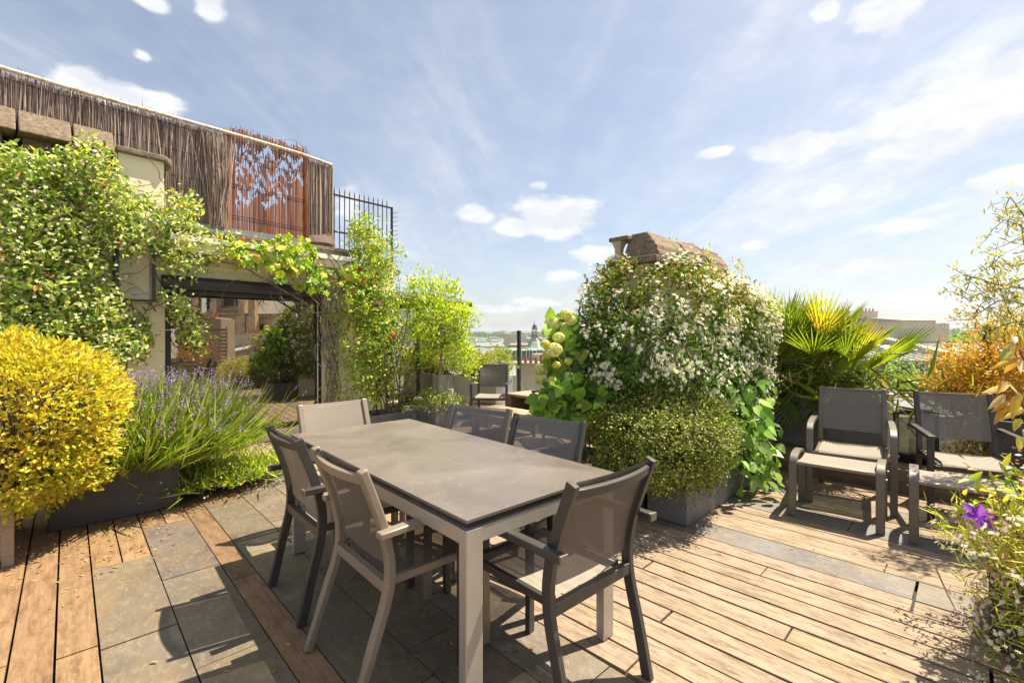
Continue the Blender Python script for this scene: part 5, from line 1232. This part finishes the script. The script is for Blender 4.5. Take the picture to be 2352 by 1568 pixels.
for ctrl in ([(2352, 1280), (2300, 1230), (2240, 1190), (2205, 1185)], [(2360, 1260), (2320, 1200), (2270, 1150), (2240, 1120)], [(2340, 1300), (2290, 1250), (2260, 1195)], [(2370, 1200), (2330, 1120), (2300, 1075)], [(2310, 1200), (2290, 1130), (2270, 1090)], [(2360, 1240), (2300, 1180), (2255, 1150)], [(2370, 1170), (2345, 1110), (2322, 1085)], [(2340, 1250), (2320, 1190), (2300, 1140)]):
    cv = arc([P(x, y, 2.0 + random.uniform(-.1, .12)) for x, y in ctrl], 6); b.tube(cv, .0022, 5, False); lc_ += [A(v) for v in cv[2::2]]
lc_ = A(lc_); pp, tt, nn = tufts(lc_, np.tile(A((-.5, -.3, .3)), (len(lc_), 1)), 2, .022, .5, .1, 1.0); n = len(pp)
at(g, leaf_obj('leaves', pp, tt, nn, rng.uniform(.045, .075, n), rng.uniform(.018, .03, n), jit([(.44,.46,.06), (.32,.40,.05), (.56,.46,.08), (.22,.32,.04)], n, .13), M['leaf'], None, .25, .2)); at(g, b.build('stems', bpy.data.materials['red_stems']))
fc_ = A(P(2249, 1186, 1.92)); nr = unit(A((-.25, -.75, .75))[None])[0]; u = unit(np.cross(nr, A((1., .1, 0)))[None])[0]; v = np.cross(nr, u); tt = A([u*math.cos(a) + v*math.sin(a) + nr*.1 for a in np.linspace(.3, .3 + 2*math.pi*5/6, 6)])
at(g, leaf_obj('flower', np.tile(fc_, (6, 1)), tt, np.tile(nr, (6, 1)), rng.uniform(.058, .075, 6), np.full(6, .042), jit([(.24,.045,.46), (.30,.06,.52)], 6, .08), M['petal'], None, .1, .15))
# ================================================================ the city beyond
M['stone'] = mat('pale_city_stone', (.52, .465, .37), .9, var=.1, scale=.6)
M['stone2'] = mat('cream_city_render', (.60, .525, .39), .9, var=.12, scale=.5, dirt=(.48, .41, .29))
M['citywhite'] = mat('white_city_render', (.56, .545, .50), .9, var=.06, scale=.5)
M['zincroof'] = col_mat('zinc_roof', .85, nz=(.9, 1.08), scale=.7, spec=.08)
M['slateroof'] = mat('dark_mansard_slate', (.085, .09, .105), .6, var=.2, scale=2)
M['copper'] = mat('green_copper_roof', (.25, .33, .27), .7, var=.15, scale=.8)
M['pane'] = mat('dark_city_window', (.05, .055, .065), .15)
M['winframe'] = mat('white_window_frame', (.70, .70, .68), .6)
M['brick'] = mat('brown_chimney_brick', (.30, .17, .11), .9, var=.3, scale=8)
M['seam'] = mat('zinc_seam', (.40, .40, .42), .5)
ZR = (.30, .295, .30)
def roof_mb(w, d, z0, z1, ov=.2, ridge=.0, flat=0):
    b = MB(); b.cur = ZR; a, c = w/2 + ov, d/2 + ov; r = a - ridge; f = flat/2
    vs = [(-a, -c, z0), (a, -c, z0), (a, c, z0), (-a, c, z0), (-r, -f - .01, z1), (r, -f - .01, z1), (r, f + .01, z1), (-r, f + .01, z1)]
    return b.add([Vector(v) for v in vs], [(0, 1, 5, 4), (1, 2, 6, 5), (2, 3, 7, 6), (3, 0, 4, 7), (4, 5, 6, 7), (3, 2, 1, 0)])
def pots(parent, w, z, n, m=None, k=1.0):
    for i in range(n):
        x = -w/2 + w*(i + .5)/n; h_ = random.uniform(.42, .66)*k; MB().lathe([(.10*k, z), (.13*k, z + .03*k), (.11*k, z + h_ - .03*k), (.14*k, z + h_), (.08*k, z + h_)], x, 0, 8).build('chimney_pot', m or M['terracotta'], parent, smooth=True)
def chimney(parent, x, y, z0, w, d, h, n, m=None, rz=0):
    b = MB(); b.box(-w/2, w/2, -d/2, d/2, z0, z0 + h); b.box(-w/2 - .05, w/2 + .05, -d/2 - .05, d/2 + .05, z0 + h + .002, z0 + h + .09)
    o = b.build('chimney', m or M['stone2'], parent); o.location = (x, y, 0); o.rotation_euler.z = R(rz)
    if n: pots(o, w, z0 + h + .091, n, k=.62)
    return o
def windows(parent, w, y, z, n, ww=.9, wh=1.5, x0=None, frame=True, sill=False):
    for i in range(n):
        x = (-w/2 + w*(i + .5)/n) if x0 is None else x0[i]
        if frame:
            b = MB(); t_ = .1; b.box(x - ww/2 - t_, x - ww/2, y - .08, y + .02, z, z + wh); b.box(x + ww/2, x + ww/2 + t_, y - .08, y + .02, z, z + wh); b.box(x - ww/2 - t_, x + ww/2 + t_, y - .08, y + .02, z + wh + .001, z + wh + t_); b.box(x - .04, x + .04, y - .06, y + .02, z + .001, z + wh - .001)
            f = b.build('window', M['winframe'], parent)
            MB().box(x - ww/2 + .001, x + ww/2 - .001, y - .02, y + .03, z, z + wh - .002).build('pane', M['pane'], f)
        else: MB().box(x - ww/2, x + ww/2, y - .04, y + .02, z, z + wh).build('window', M['pane'], parent)
def house(label, c, w, d, eave, top, rz, wall, roof='zinc', ridge=.5, flat=0, wins=(), chims=(), mans=None, base=-23, group=None, cat='building'):
    """block at c = (x, y): wall, optional mansard storey, roof, rows of windows on its near face, chimneys"""
    t = empty('city_building', label, cat, (c[0], c[1], 0), rz, group)
    MB().box(-w/2, w/2, -d/2, d/2, base, eave).build('wall', wall, t)
    z = eave
    if mans:
        h, ins = mans; b = MB(); b.loft([[Vector((sx*(w/2 + .1), sy*(d/2 + .1), z + .002)) for sx, sy in ((-1,-1),(1,-1),(1,1),(-1,1))], [Vector((sx*(w/2 - ins), sy*(d/2 - ins), z + h)) for sx, sy in ((-1,-1),(1,-1),(1,1),(-1,1))]]); b.build('mansard', M['slateroof'], t); z += h
    rm = {'zinc': M['zincroof'], 'copper': M['copper'], 'slate': M['slateroof']}[roof]
    ins = mans[1] if mans else 0
    o = roof_mb(w - 2*ins, d - 2*ins, z + .004, top, .15, ridge, flat).build('roof', rm, t)
    for zz, n, ww, wh in wins:
        on = mans and zz > eave - .3
        windows(t, w*.94, -d/2 - (.06 if on else .0), zz, n, ww, wh)
    for x, y, z0, cw, cd, h, n in chims: chimney(t, x, y, z0, cw, cd, h, n)
    return t
def pz(py, d): return EYE - (py - HY)/FPX*d
def pw(px0, px1, d): return (px1 - px0)/FPX*d
# --- right-hand gap: the long zinc roof across the street
d0, d1 = 27.0, 33.0
t = empty('city_building', 'long building with pale zinc roof, skylights and dark mansard across the street', 'building', (30.5, 29, 0), 0)
ze, zr = pz(829, d0), pz(787, d1); xw = 22
MB().box(-xw/2, xw/2, -1.9, 12, -23, ze - 2.4).build('wall', M['stone'], t)
b = MB(); b.loft([[Vector((sx*xw/2, y, ze - 2.398)) for sx, y in ((-1, -2.0), (1, -2.0), (1, 12), (-1, 12))], [Vector((sx*(xw/2 - .2), y, ze - .03)) for sx, y in ((-1, -1.75), (1, -1.75), (1, 12), (-1, 12))]]); b.build('mansard', M['slateroof'], t)
b = MB(); b.cur = (.33, .32, .32); b.box(-xw/2 - .1, xw/2 + .1, -2.02, -1.8, ze - .028, ze + .05); b.cur = (.31, .30, .30)
b.add([Vector(v) for v in ((-xw/2, -1.85, ze + .051), (xw/2, -1.85, ze + .051), (xw/2, 4, zr), (-xw/2, 4, zr), (xw/2, 11, ze), (-xw/2, 11, ze))], [(0, 1, 2, 3), (3, 2, 4, 5)])
b.cur = (.24, .235, .24)
for k in range(38):
    x = -xw/2 + xw*k/37; b.add([Vector(v) for v in ((x - .02, -1.84, ze + .06), (x + .02, -1.84, ze + .06), (x + .02, 3.98, zr + .012), (x - .02, 3.98, zr + .012), (x - .02, -1.84, ze + .10), (x + .02, -1.84, ze + .10), (x + .02, 3.98, zr + .05), (x - .02, 3.98, zr + .05))], [(4, 5, 6, 7), (0, 4, 7, 3), (1, 2, 6, 5)])
b.cur = (.2, .2, .21); b.box(-xw/2, xw/2, 3.9, 4.1, zr - .02, zr + .09); b.build('roof', M['zincroof'], t)
def onroof(px, py):
    for k in range(60):
        d = d0 + (d1 - d0)*k/59; z = ze + (zr - ze)*k/59
        if (EYE - z)*FPX/d + HY <= py: break
    return (px - HX)/FPX*d - 30.5, d - 29, z
for px, py in ((2040, 808), (2082, 809), (2135, 810), (2191, 811), (2245, 811), (2300, 812)):
    x, y, z = onroof(px, py); b = MB(); b.loft([[Vector((x - .42, y - .45, z - .1)), Vector((x + .42, y - .45, z - .1)), Vector((x + .42, y + .45, z + .1)), Vector((x - .42, y + .45, z + .1))], [Vector((x - .42, y - .45, z + .14)), Vector((x + .42, y - .45, z + .14)), Vector((x + .42, y + .45, z + .42)), Vector((x - .42, y + .45, z + .42))]]); b.build('skylight', M['citywhite'], t)
b = MB()
x, y, z = onroof(2106, 805)
b.loft([[Vector((x - .35, -1.9, ze - .2)), Vector((x + .35, -1.9, ze - .2)), Vector((x + .35, 4.2, ze - .2)), Vector((x - .35, 4.2, ze - .2))], [Vector((x - .35, -1.9, ze + .35)), Vector((x + .35, -1.9, ze + .35)), Vector((x + .35, 4.2, zr + .45)), Vector((x - .35, 4.2, zr + .45))]]); b.build('party_wall', M['stone'], t)
chimney(t, x, 4, zr + .4, .6, .6, .35, 1)
for px in (2083, 2137, 2190, 2250): windows(t, 1, -2.08, ze - 2.15, 1, .8, 1.5, x0=[(px - HX)/FPX*27 - 30.5])
# further roofs on the right
house('tall cream gable building with chimney pots rising beside the palm', (40.5, 52), 4.2, 9, pz(736, 48), pz(727, 50), 12, M['stone2'], ridge=.3, chims=((-1.2, 0, pz(730, 50), 1.9, .7, .7, 4), (-3.2, 1, pz(728, 50), .8, .6, .7, 2)))
house('cream side wing stepping down from the tall gable building', (44.0, 53), 5.5, 6, pz(743, 50), pz(742, 51), 12, M['stone2'], ridge=.3, wins=((pz(754, 50), 4, .25, .5),))
house('white mansard house with two dormer windows beyond the zinc roof', (59, 66), 5.6, 7, pz(800, 62), pz(766, 64), 0, M['citywhite'], ridge=1.2, wins=((pz(783, 62), 2, 1.0, 1.0),))
house('dark slate mansard with four white windows beyond the zinc roof', (84, 84), 8.5, 9, pz(786, 80), pz(765, 82), 3, M['stone2'], ridge=.4, mans=(1.2, .3), wins=((pz(782, 80), 4, .8, .9),), chims=((3.6, 0, pz(768, 82), 2, .8, .8, 4), (-1, 0, pz(768, 82), 1.4, .8, .7, 3)))
house('low cream building with a brown chimney at the far right', (99, 88), 9, 8, pz(782, 84), pz(772, 86), 0, M['stone2'], ridge=.3, chims=((-2.5, 0, pz(776, 86), 1.5, .8, 1.0, 3),))
# low white roofs and a brick chimney just under the balustrade
house('low white zinc roof with a brick chimney just below the glass balustrade', (12.5, 13.4), 7, 5.0, pz(938, 12), pz(905, 13.2), 0, M['citywhite'], ridge=.2, chims=((-1.0, -.6, pz(925, 12.6), .9, .4, .25, 2),))
house('lower white roof between the two armchairs, below the balustrade', (13, 9.2), 6, 2.6, pz(1000, 8.4), pz(960, 9), 0, M['citywhite'], ridge=.2)
# trees in the courtyard
def tree(label, base, h, rad, tones, n, L, group=None, trunk=True, name='tree', seed=1, m_=7):
    g = empty(name, label, 'tree', (base[0], base[1], base[2]), 0, group); cen = A((0, 0, h - rad[2])); pts, od = shell(n, cen, rad, .28, .45, -.9, 3, seed)
    pp, tt, nn = tufts(pts, od, m_, L*1.1, .5, .2, 1.0); leaf_obj('crown', pp, tt, nn, rng.uniform(L*.7, L*1.3, len(pp)), rng.uniform(L*.45, L*.75, len(pp)), jit(tones, len(pp), .17), M['leaf'], g, .2, .12, flat4=True)
    if trunk:
        b = MB(); b.tube(walk((0, 0, 0), (0, 0, 1), h - rad[2], 8, .05), np.linspace(h*.018, h*.010, 9), 8)
        for i in range(12): b.tube(walk((0, 0, h - rad[2]*1.5), (random.gauss(0, .8), random.gauss(0, .8), 1), rad[2]*1.3, 6, .15), np.linspace(h*.007, h*.002, 7), 5, False)
        b.build('trunk', M['bark'], g)
    return g
tg = [(.13,.20,.045), (.20,.26,.07), (.08,.13,.03)]; gy = [(.20,.25,.10), (.28,.32,.15), (.13,.17,.06)]; br_ = [(.30,.40,.06), (.22,.32,.05)]
for lb, px, py, d, rx, rz_, tn in (('dark green courtyard tree in the middle of the right-hand gap', 2118, 838, 22, 1.3, 1.5, tg), ('grey green courtyard tree low in front of the mansard windows', 2165, 905, 19, 1.0, .8, gy), ('bright green courtyard tree just right of the palm fronds', 2060, 828, 20, .9, 1.1, br_), ('green courtyard tree behind the orange maple', 2215, 850, 23, 1.2, 1.2, tg), ('dark courtyard tree lowest in the gap, behind the curved-arm armchair', 2050, 880, 17, 1.1, 1.0, tg)):
    p = P(px, py, d); tree(lb, (p.x, p.y, -23), p.z + 23, (rx, rx, rz_*1.4), tn, 340, .14, 'courtyard trees below the balustrade', seed=int(px))
for lb, px, py, d, rx, rz_ in (('round green tree behind the white mansard house', 2100, 756, 90, 3.2, 2.2), ('green tree on the skyline behind the olive branches', 2330, 745, 60, 3.2, 2.4), ('low green tree between the roofs left of the glass post', 2205, 778, 62, 4, 1.2)):
    p = P(px, py, d); tree(lb, (p.x, p.y, -23), p.z + 23, (rx, rx, rz_), br_, 260, .5, 'trees among the far roofs', seed=int(px) + 3)
# --- centre gap
house('close zinc roof with a stone chimney just beyond the clipped hedge', (-.6, 20), 7.5, 6, pz(862, 17), pz(828, 20), 4, M['citywhite'], ridge=.2, chims=((1.9, .2, pz(836, 20), .62, .4, .35, 0),))
cw = empty('chimney_wall', 'tall cream chimney wall topped with orange pots behind the glass post', 'chimney', tuple(P(1287, 940, 15.5).xy) + (0,), -6)
x0 = P(1250, 830, 15.5); wdt = pw(1250, 1330, 15.5)
MB().box(-wdt/2, wdt/2, 0, .6, -16, pz(836, 15.5)).build('wall', mat('stained_tan_render', (.66, .50, .31), .95, var=.15, scale=1.2, dirt=(.45, .35, .22)), cw)
MB().box(-wdt/2 - .05, wdt/2 + .05, -.06, .66, pz(836, 15.5) + .001, pz(833, 15.5)).build('cap', M['stone'], cw)
for px in (1197, 1212, 1221, 1228): pass
cw.location.x = P(1225, 830, 15.5).x
pots(cw, wdt*.9, pz(833, 15.5) + .002, 6, k=.42)
house('white walled house left of the green copper roof in the centre gap', (-3.2, 42), 3.6, 5, pz(815, 40), pz(806, 41), 0, M['citywhite'], ridge=.3, chims=((1.9, 0, pz(815, 41), .5, .5, .5, 1),))
house('long green copper mansard with a row of white dormers in the centre gap', (2.1, 60), 9.5, 6, pz(826, 57), pz(800, 60), 0, M['stone'], roof='copper', ridge=.5, flat=2.5, mans=(1.1, .4), wins=((pz(820, 57), 7, .6, .8),), chims=((2.9, -1, pz(808, 59), 1.6, .6, .8, 5), (-.6, -1, pz(808, 59), 1.0, .6, .5, 3)))
house('grey zinc roof with orange pots right of the glass post', (6.2, 46), 4, 6, pz(822, 43), pz(806, 45), 0, M['stone'], ridge=.5, chims=((-.9, -1, pz(815, 44), 1.2, .5, .7, 4), (1.4, 0, pz(812, 44), .8, .5, .8, 2)))
# domed church lantern
dt = empty('church_tower', 'slate church dome with a slim open lantern and spike on the skyline', 'church', tuple(P(1228, 800, 120).xy) + (0,), 20); s_ = 120/FPX
def Z(py): return pz(py, 120)
b = MB(); b.box(-36*s_/1.6, 36*s_/1.6, -36*s_/1.6, 36*s_/1.6, -23, Z(803)); b.box(-38*s_/1.6, 38*s_/1.6, -38*s_/1.6, 38*s_/1.6, Z(803) + .01, Z(800)); b.build('wall', M['stone2'], dt)
MB().lathe([(24*s_, Z(800)), (19*s_, Z(793)), (12*s_, Z(783)), (9*s_, Z(776)), (9*s_, Z(772))], n=8).build('roof', mat('grey_green_lead', (.34, .37, .33), .6, var=.15, scale=1), dt)
b = MB(); b.lathe([(8*s_, Z(771.9)), (8*s_, Z(769)), (6.5*s_, Z(768.5))], n=12)
for k in range(8): a = k*math.pi/4; b.lathe([(.9*s_, Z(768.4)), (.9*s_, Z(756))], 5.2*s_*math.cos(a), 5.2*s_*math.sin(a), 6)
b.lathe([(7*s_, Z(755.9)), (7*s_, Z(753.5)), (5.6*s_, Z(753)), (5.2*s_, Z(749)), (3.4*s_, Z(745)), (1.2*s_, Z(743)), (.5*s_, Z(740)), (.1*s_, Z(734))], n=12); b.build('lantern', mat('dark_lead', (.13, .12, .13), .5, var=.2, scale=2), dt, smooth=False)
house('tan flat topped block on the skyline left of the church dome', (-1.7, 300), 7.2, 10, pz(766.5, 293), pz(765.8, 295), 0, M['stone2'], ridge=1, flat=6)
house('wide pale block beside the tan block on the skyline', (5.2, 330), 9, 9, pz(769.5, 324), pz(768.8, 326), 4, M['citywhite'], ridge=1, flat=6, wins=())
# the many roofs between, down to the horizon
fg_ = 'pale far roofs of the city skyline'
protos = []
for i, (w_, d_, wl, rf) in enumerate(((14, 10, M['stone'], 'zinc'), (18, 11, M['citywhite'], 'zinc'), (11, 9, M['stone2'], 'slate'), (22, 12, M['stone'], 'zinc'), (13, 10, M['citywhite'], 'copper'))):
    h_ = house('one of many small pale far city roofs along the skyline', (0, 0), w_, d_, -3.2, -1.2, 0, wl, roof=rf, ridge=.8, flat=3, mans=(1.1, .5) if i % 2 == 0 else None, wins=((-6.5, 5, 1.0, 1.4),) if i < 3 else (), chims=((-w_*.32, 0, -2.2, 1.8, .8, 1.6, 0), (w_*.3, 0, -2.2, 1.4, .8, 1.4, 0)), group=fg_); protos.append(h_)
cells = []
for row, (dd, nn_) in enumerate(((75, 7), (105, 9), (150, 13), (210, 16), (300, 20), (430, 26), (640, 30), (950, 34), (1500, 38))):
    for k in range(nn_):
        ang = -6 + 60*(k + random.random())/nn_ if row > 3 else random.choice((random.uniform(-8, 6), random.uniform(36, 50)))
        cells.append((dd*random.uniform(.88, 1.15), ang, row))
first = True; used = set()
for dd, ang, row in cells:
    a = R(ang); pr = random.choice(protos); x, y = dd*math.sin(a), dd*math.cos(a)
    if 14 < ang < 36 and dd < 200: continue
    c = pr if pr.name not in used else copy_tree(pr)
    used.add(pr.name); sc_ = 1 + .35*row/3
    c.location = (x, y, random.uniform(-4.5, -.8) - (1.0 if dd < 120 else 0) + (0 if dd < 500 else random.uniform(-2, 2.2))); c.rotation_euler.z = random.uniform(-.5, .5) - a*.5
    if dd > 400: c.scale = (sc_, sc_, 1)
# far belt of trees
for lb, a0, a1, d, h in (('dark green belt of far parkland trees left of the church dome', -6, 6, 1900, 9), ('far green tree belt on the skyline at the right', 36, 48, 1500, 8)):
    pts = []; 
    for k in range(1400):
        a = R(random.uniform(a0, a1)); dd = d*random.uniform(.95, 1.05); pts.append((dd*math.sin(a), dd*math.cos(a), -8 + (8 + h)*random.random()**.6*(.8 + .3*math.sin(a*160))))
    pts = A(pts); pp, tt, nn = tufts(pts, np.tile(A((0, -1, .5)), (len(pts), 1)), 3, 3, .5, .3, 1); o = leaf_obj('tree_belt', pp, tt, nn, np.full(len(pp), 7.), np.full(len(pp), 6.), jit([(.16,.21,.13), (.22,.27,.17)], len(pp), .1), M['leaf'], None, .2, .1, flat4=True); tag(o, lb, 'trees', None, 'stuff')
# tower crane, tiny
t = empty('tower_crane', 'tiny tower crane on the skyline between the lemon tree and the dome', 'crane', tuple(P(1156, 770, 900).xy) + (0,)); k = 900/FPX
MB().box(-.6, .6, -.6, .6, -23, pz(760, 900)).build('mast', M['seam'], t); b = MB(); b.box(-7*k, 10*k, -.5, .5, pz(760, 900) + .01, pz(760, 900) + .9); b.build('jib', M['seam'], t)

# ================================================================ behind the camera, seen in the window glass
def mth(name, label, cat, px, d, rz=0):
    p = mirrored(px, 770, d); return empty(name, label, cat, (p.x, p.y, 0), rz)
FACE = 48.4 + 180                                    # turned towards the pavilion
def mz(py, d): return pz(py, d)
D = 62.0; k = D/FPX
M['gothic'] = mat('weathered_gothic_stone', (.58, .44, .29), .95, var=.35, scale=.9, bump=.4, bscale=3, dirt=(.24, .17, .105))
t = mth('church', 'gothic stone church with a pinnacled tower and long lead roof, reflected in the window', 'church', 560, D, 0)
dirw = (mirrored(600, 770, D) - mirrored(520, 770, D)); t.rotation_euler.z = math.atan2(dirw.y, dirw.x)
# local x follows the reflected picture to the right; local y points either way, so build both faces
def X_(px): return (px - 560)*k
b = MB(); b.box(X_(500), X_(622), -4, 4, -23, mz(724, D)); b.box(X_(512), X_(612), -3.2, 3.2, mz(724, D) + .01, mz(560, D)); b.build('tower', M['gothic'], t)
b = MB()
for px in (500, 540, 600, 622):
    for sy in (-1, 1):
        b.box(X_(px) - .55, X_(px) + .55, sy*4.3 - .5, sy*4.3 + .5, -23, mz(728, D)); b.box(X_(px) - .4, X_(px) + .4, sy*4.2 - .4, sy*4.2 + .4, mz(728, D) + .01, mz(690, D)); b.lathe([(.5, mz(689.9, D)), (.02, mz(662, D))], X_(px), sy*4.2, 6)
b.build('buttresses', M['gothic'], t)
b = MB()
for sy in (-1, 1):
    b.box(X_(498), X_(624), sy*4.15 - .25, sy*4.15 + .25, mz(725, D), mz(722, D)); b.box(X_(541), X_(598), sy*4.2 - .1, sy*4.2 + .1, mz(714, D), mz(712, D))
    for j in range(11): x = X_(542 + 5.6*j); b.box(x - .07, x + .07, sy*4.2 - .08, sy*4.2 + .08, mz(722, D), mz(714.1, D))
b.build('balustrade', mat('pale_gothic_stone', (.50, .40, .26), .9, var=.2), t)
def pointed(x, z0, z1, w, y, name, parent, m):
    zs = z0 + (z1 - z0)*.6; pts = [(x - w/2, z0), (x + w/2, z0), (x + w/2, zs), (x + w*.3, zs + (z1 - zs)*.6), (x, z1), (x - w*.3, zs + (z1 - zs)*.6), (x - w/2, zs)]
    b = MB(); b.loft([[Vector((a, y - .12, c)) for a, c in pts], [Vector((a, y + .12, c)) for a, c in pts]]); return b.build(name, m, parent)
dk = mat('dark_church_opening', (.035, .03, .028), .5)
for sy in (-1, 1):
    for px, y0, y1, w in ((560, 705, 655, 1.1), (585, 705, 655, 1.1), (520, 712, 670, .9)): pointed(X_(px), mz(y0, D), mz(y1, D), w, sy*3.25, 'window', t, dk)
    pointed(X_(574), mz(768, D), mz(740, D), 1.9, sy*4.0, 'window', t, dk)
    for px in (634, 672, 712): pointed(X_(px), mz(768, D), mz(745, D), 1.0, sy*3.2, 'window', t, dk)
b = MB(); b.box(X_(622) + .02, X_(800), -3.2, 3.2, -23, mz(728, D)); b.build('nave_wall', M['gothic'], t)
b = MB(); b.cur = (.55, .53, .50); w_ = X_(800) - X_(622); b.add([Vector(v) for v in ((X_(620), -3.5, mz(724, D)), (X_(800), -3.5, mz(724, D)), (X_(800), 0, mz(660, D)), (X_(614), 0, mz(660, D)), (X_(800), 3.5, mz(724, D)), (X_(620), 3.5, mz(724, D)))], [(0, 1, 2, 3), (3, 2, 4, 5)])
b.cur = (.42, .40, .38)
for j in range(30):
    x = X_(623 + 5.5*j)
    for sy in (-1, 1): b.tube([(x, sy*3.48, mz(723.5, D)), (x, sy*.04, mz(660, D))], .05, 4)
b.build('roof', M['zincroof'], t)
b = MB()
for sy in (-1, 1):
    b.box(X_(622), X_(800), sy*3.6 - .1, sy*3.6 + .1, mz(730, D), mz(728.5, D)); b.box(X_(622), X_(800), sy*3.6 - .1, sy*3.6 + .1, mz(724, D), mz(723, D))
    for j in range(22): x = X_(625 + 8*j); b.box(x - .12, x + .12, sy*3.6 - .1, sy*3.6 + .1, mz(728.4, D), mz(724.1, D))
b.build('parapet', bpy.data.materials['pale_gothic_stone'], t)
# nearer roofs in the reflection
D = 16.0; k = D/FPX
t = mth('chimney_wall', 'grey brown chimney wall with red pots, reflected in the window', 'chimney', 480, D); t.rotation_euler.z = math.atan2(dirw.y, dirw.x)
MB().box(-52*k, 44*k, -.4, .4, -20, mz(733, D)).build('wall', mat('taupe_wall', (.40, .31, .21), .9, var=.12, scale=1), t); MB().box(-54*k, 34*k, -.45, .45, mz(733, D) + .01, mz(730, D)).build('cap', M['stone2'], t)
for px, r in ((-60 + 12, 6), (-34, 5), (-45 + 20, 5), (6, 5), (18, 5)): MB().lathe([(r*.5*k, mz(730, D) + .01), (r*.55*k, mz(716, D)), (r*.6*k, mz(714, D)), (r*.3*k, mz(714, D))], px*k, 0, 10).build('chimney_pot', M['terracotta'], t, smooth=True)
b = MB()
for px in (-62, -13): b.tube([(px*k, .2, mz(735, D)), (px*k, .2, mz(680, D))], .02, 5)
b.tube([(-80*k, .2, mz(681, D)), (25*k, .2, mz(684, D))], .014, 4); b.build('handrail', M['black_iron'], t)
D = 26.0; k = D/FPX
t = mth('city_building', 'cream house with bent flue pipes and red chimney pots, reflected in the window', 'building', 615, D); t.rotation_euler.z = math.atan2(dirw.y, dirw.x)
MB().box(-52*k, 56*k, -2, 2, -20, mz(769, D)).build('wall', M['stone2'], t)
for sy in (-1, 1):
    b = MB()
    for j in range(4): x = (20 + 4.2*j)*k; b.tube([(x, sy*2.15, mz(767, D)), (x, sy*2.15, mz(780, D)), (x - 2.5*k, sy*2.2, mz(792, D)), (x - 3*k, sy*2.2, mz(822, D))], .04, 6)
    b.build('flue_pipes', M['citywhite'], t)
    b = MB(); b.cur = (.5, .5, .5); b.loft([[Vector((-66*k, sy*2.02, mz(806, D))), Vector((18*k, sy*2.02, mz(790, D))), Vector((18*k, sy*2.9, mz(800, D))), Vector((-66*k, sy*2.9, mz(818, D)))], [Vector((-66*k, sy*2.02, mz(803, D))), Vector((18*k, sy*2.02, mz(787, D))), Vector((18*k, sy*2.9, mz(797, D))), Vector((-66*k, sy*2.9, mz(815, D)))]]); b.build('lean_to_roof', M['zincroof'], t)
o = MB().box(-48*k, 52*k, -.3, .3, mz(769, D) + .01, mz(766, D)).build('cap', M['stone'], t)
pots(t, 90*k, mz(766, D) + .02, 14, k=.42)
# slatted screen and far glass of the terrace behind the camera
D = 13.9; k = D/FPX
p = mirrored(480, 770, 13.9); t = empty('slatted_screen', 'grey wooden slatted screen, reflected in the window behind the maple', 'screen', (p.x, p.y, 0), math.degrees(math.atan2(dirw.y, dirw.x)))
b = MB()
for j in range(14): z = .12 + j*.105; b.cur = tone(.1); b.box(-62*k, 40*k, -.012, .012, z, z + .075)
b.build('slats', M['oldwood'], t)
for x in (-64*k, 40.1*k):
    b = MB(); b.cur = (.8, .8, .8); b.box(x, x + 1.9*k, -.03, .03, 0, 1.62); b.build('post', M['oldwood'], t)

rc = mirrored(440, 800, 12.9); g = plant('japanese_maple', 'dark red brown maple in front of the slatted screen, reflected in the window', 'maple', (rc.x, rc.y, 0))
pts, od = shell(420, (rc.x, rc.y, .85), (.75, .55, .55), .25, .35, -.95, 3, 77); pp, tt, nn = tufts(pts, od, 8, .05, .4, .1, .9)
at(g, leaf_obj('foliage', pp, tt, nn, rng.uniform(.03, .055, len(pp)), rng.uniform(.012, .02, len(pp)), jit([(.34,.16,.05), (.42,.24,.06), (.22,.10,.04)], len(pp), .15), M['leaf'], None, .2, .15))
b = MB()
for i in range(14): b.tube(walk((rc.x, rc.y, .02), (random.gauss(0, .5), random.gauss(0, .5), 1), .9, 8, .15), np.linspace(.018, .004, 9), 6, False)
at(g, b.build('trunk', M['bark']))

# ================================================================ the air between here and the skyline
b = MB(); b.box(-9500, 9500, -9500, 9700, -25, 130)
hz = NT('thin_haze'); hz.t.nodes.remove(hz.b); pv = hz.n('ShaderNodeVolumePrincipled'); pv.inputs['Color'].default_value = (.80, .87, 1, 1); pv.inputs['Density'].default_value = .0001; pv.inputs['Anisotropy'].default_value = .2
hz.l(pv.outputs[0], hz.out.inputs['Volume'])
tag(b.build('haze', hz.m), kind='stuff')
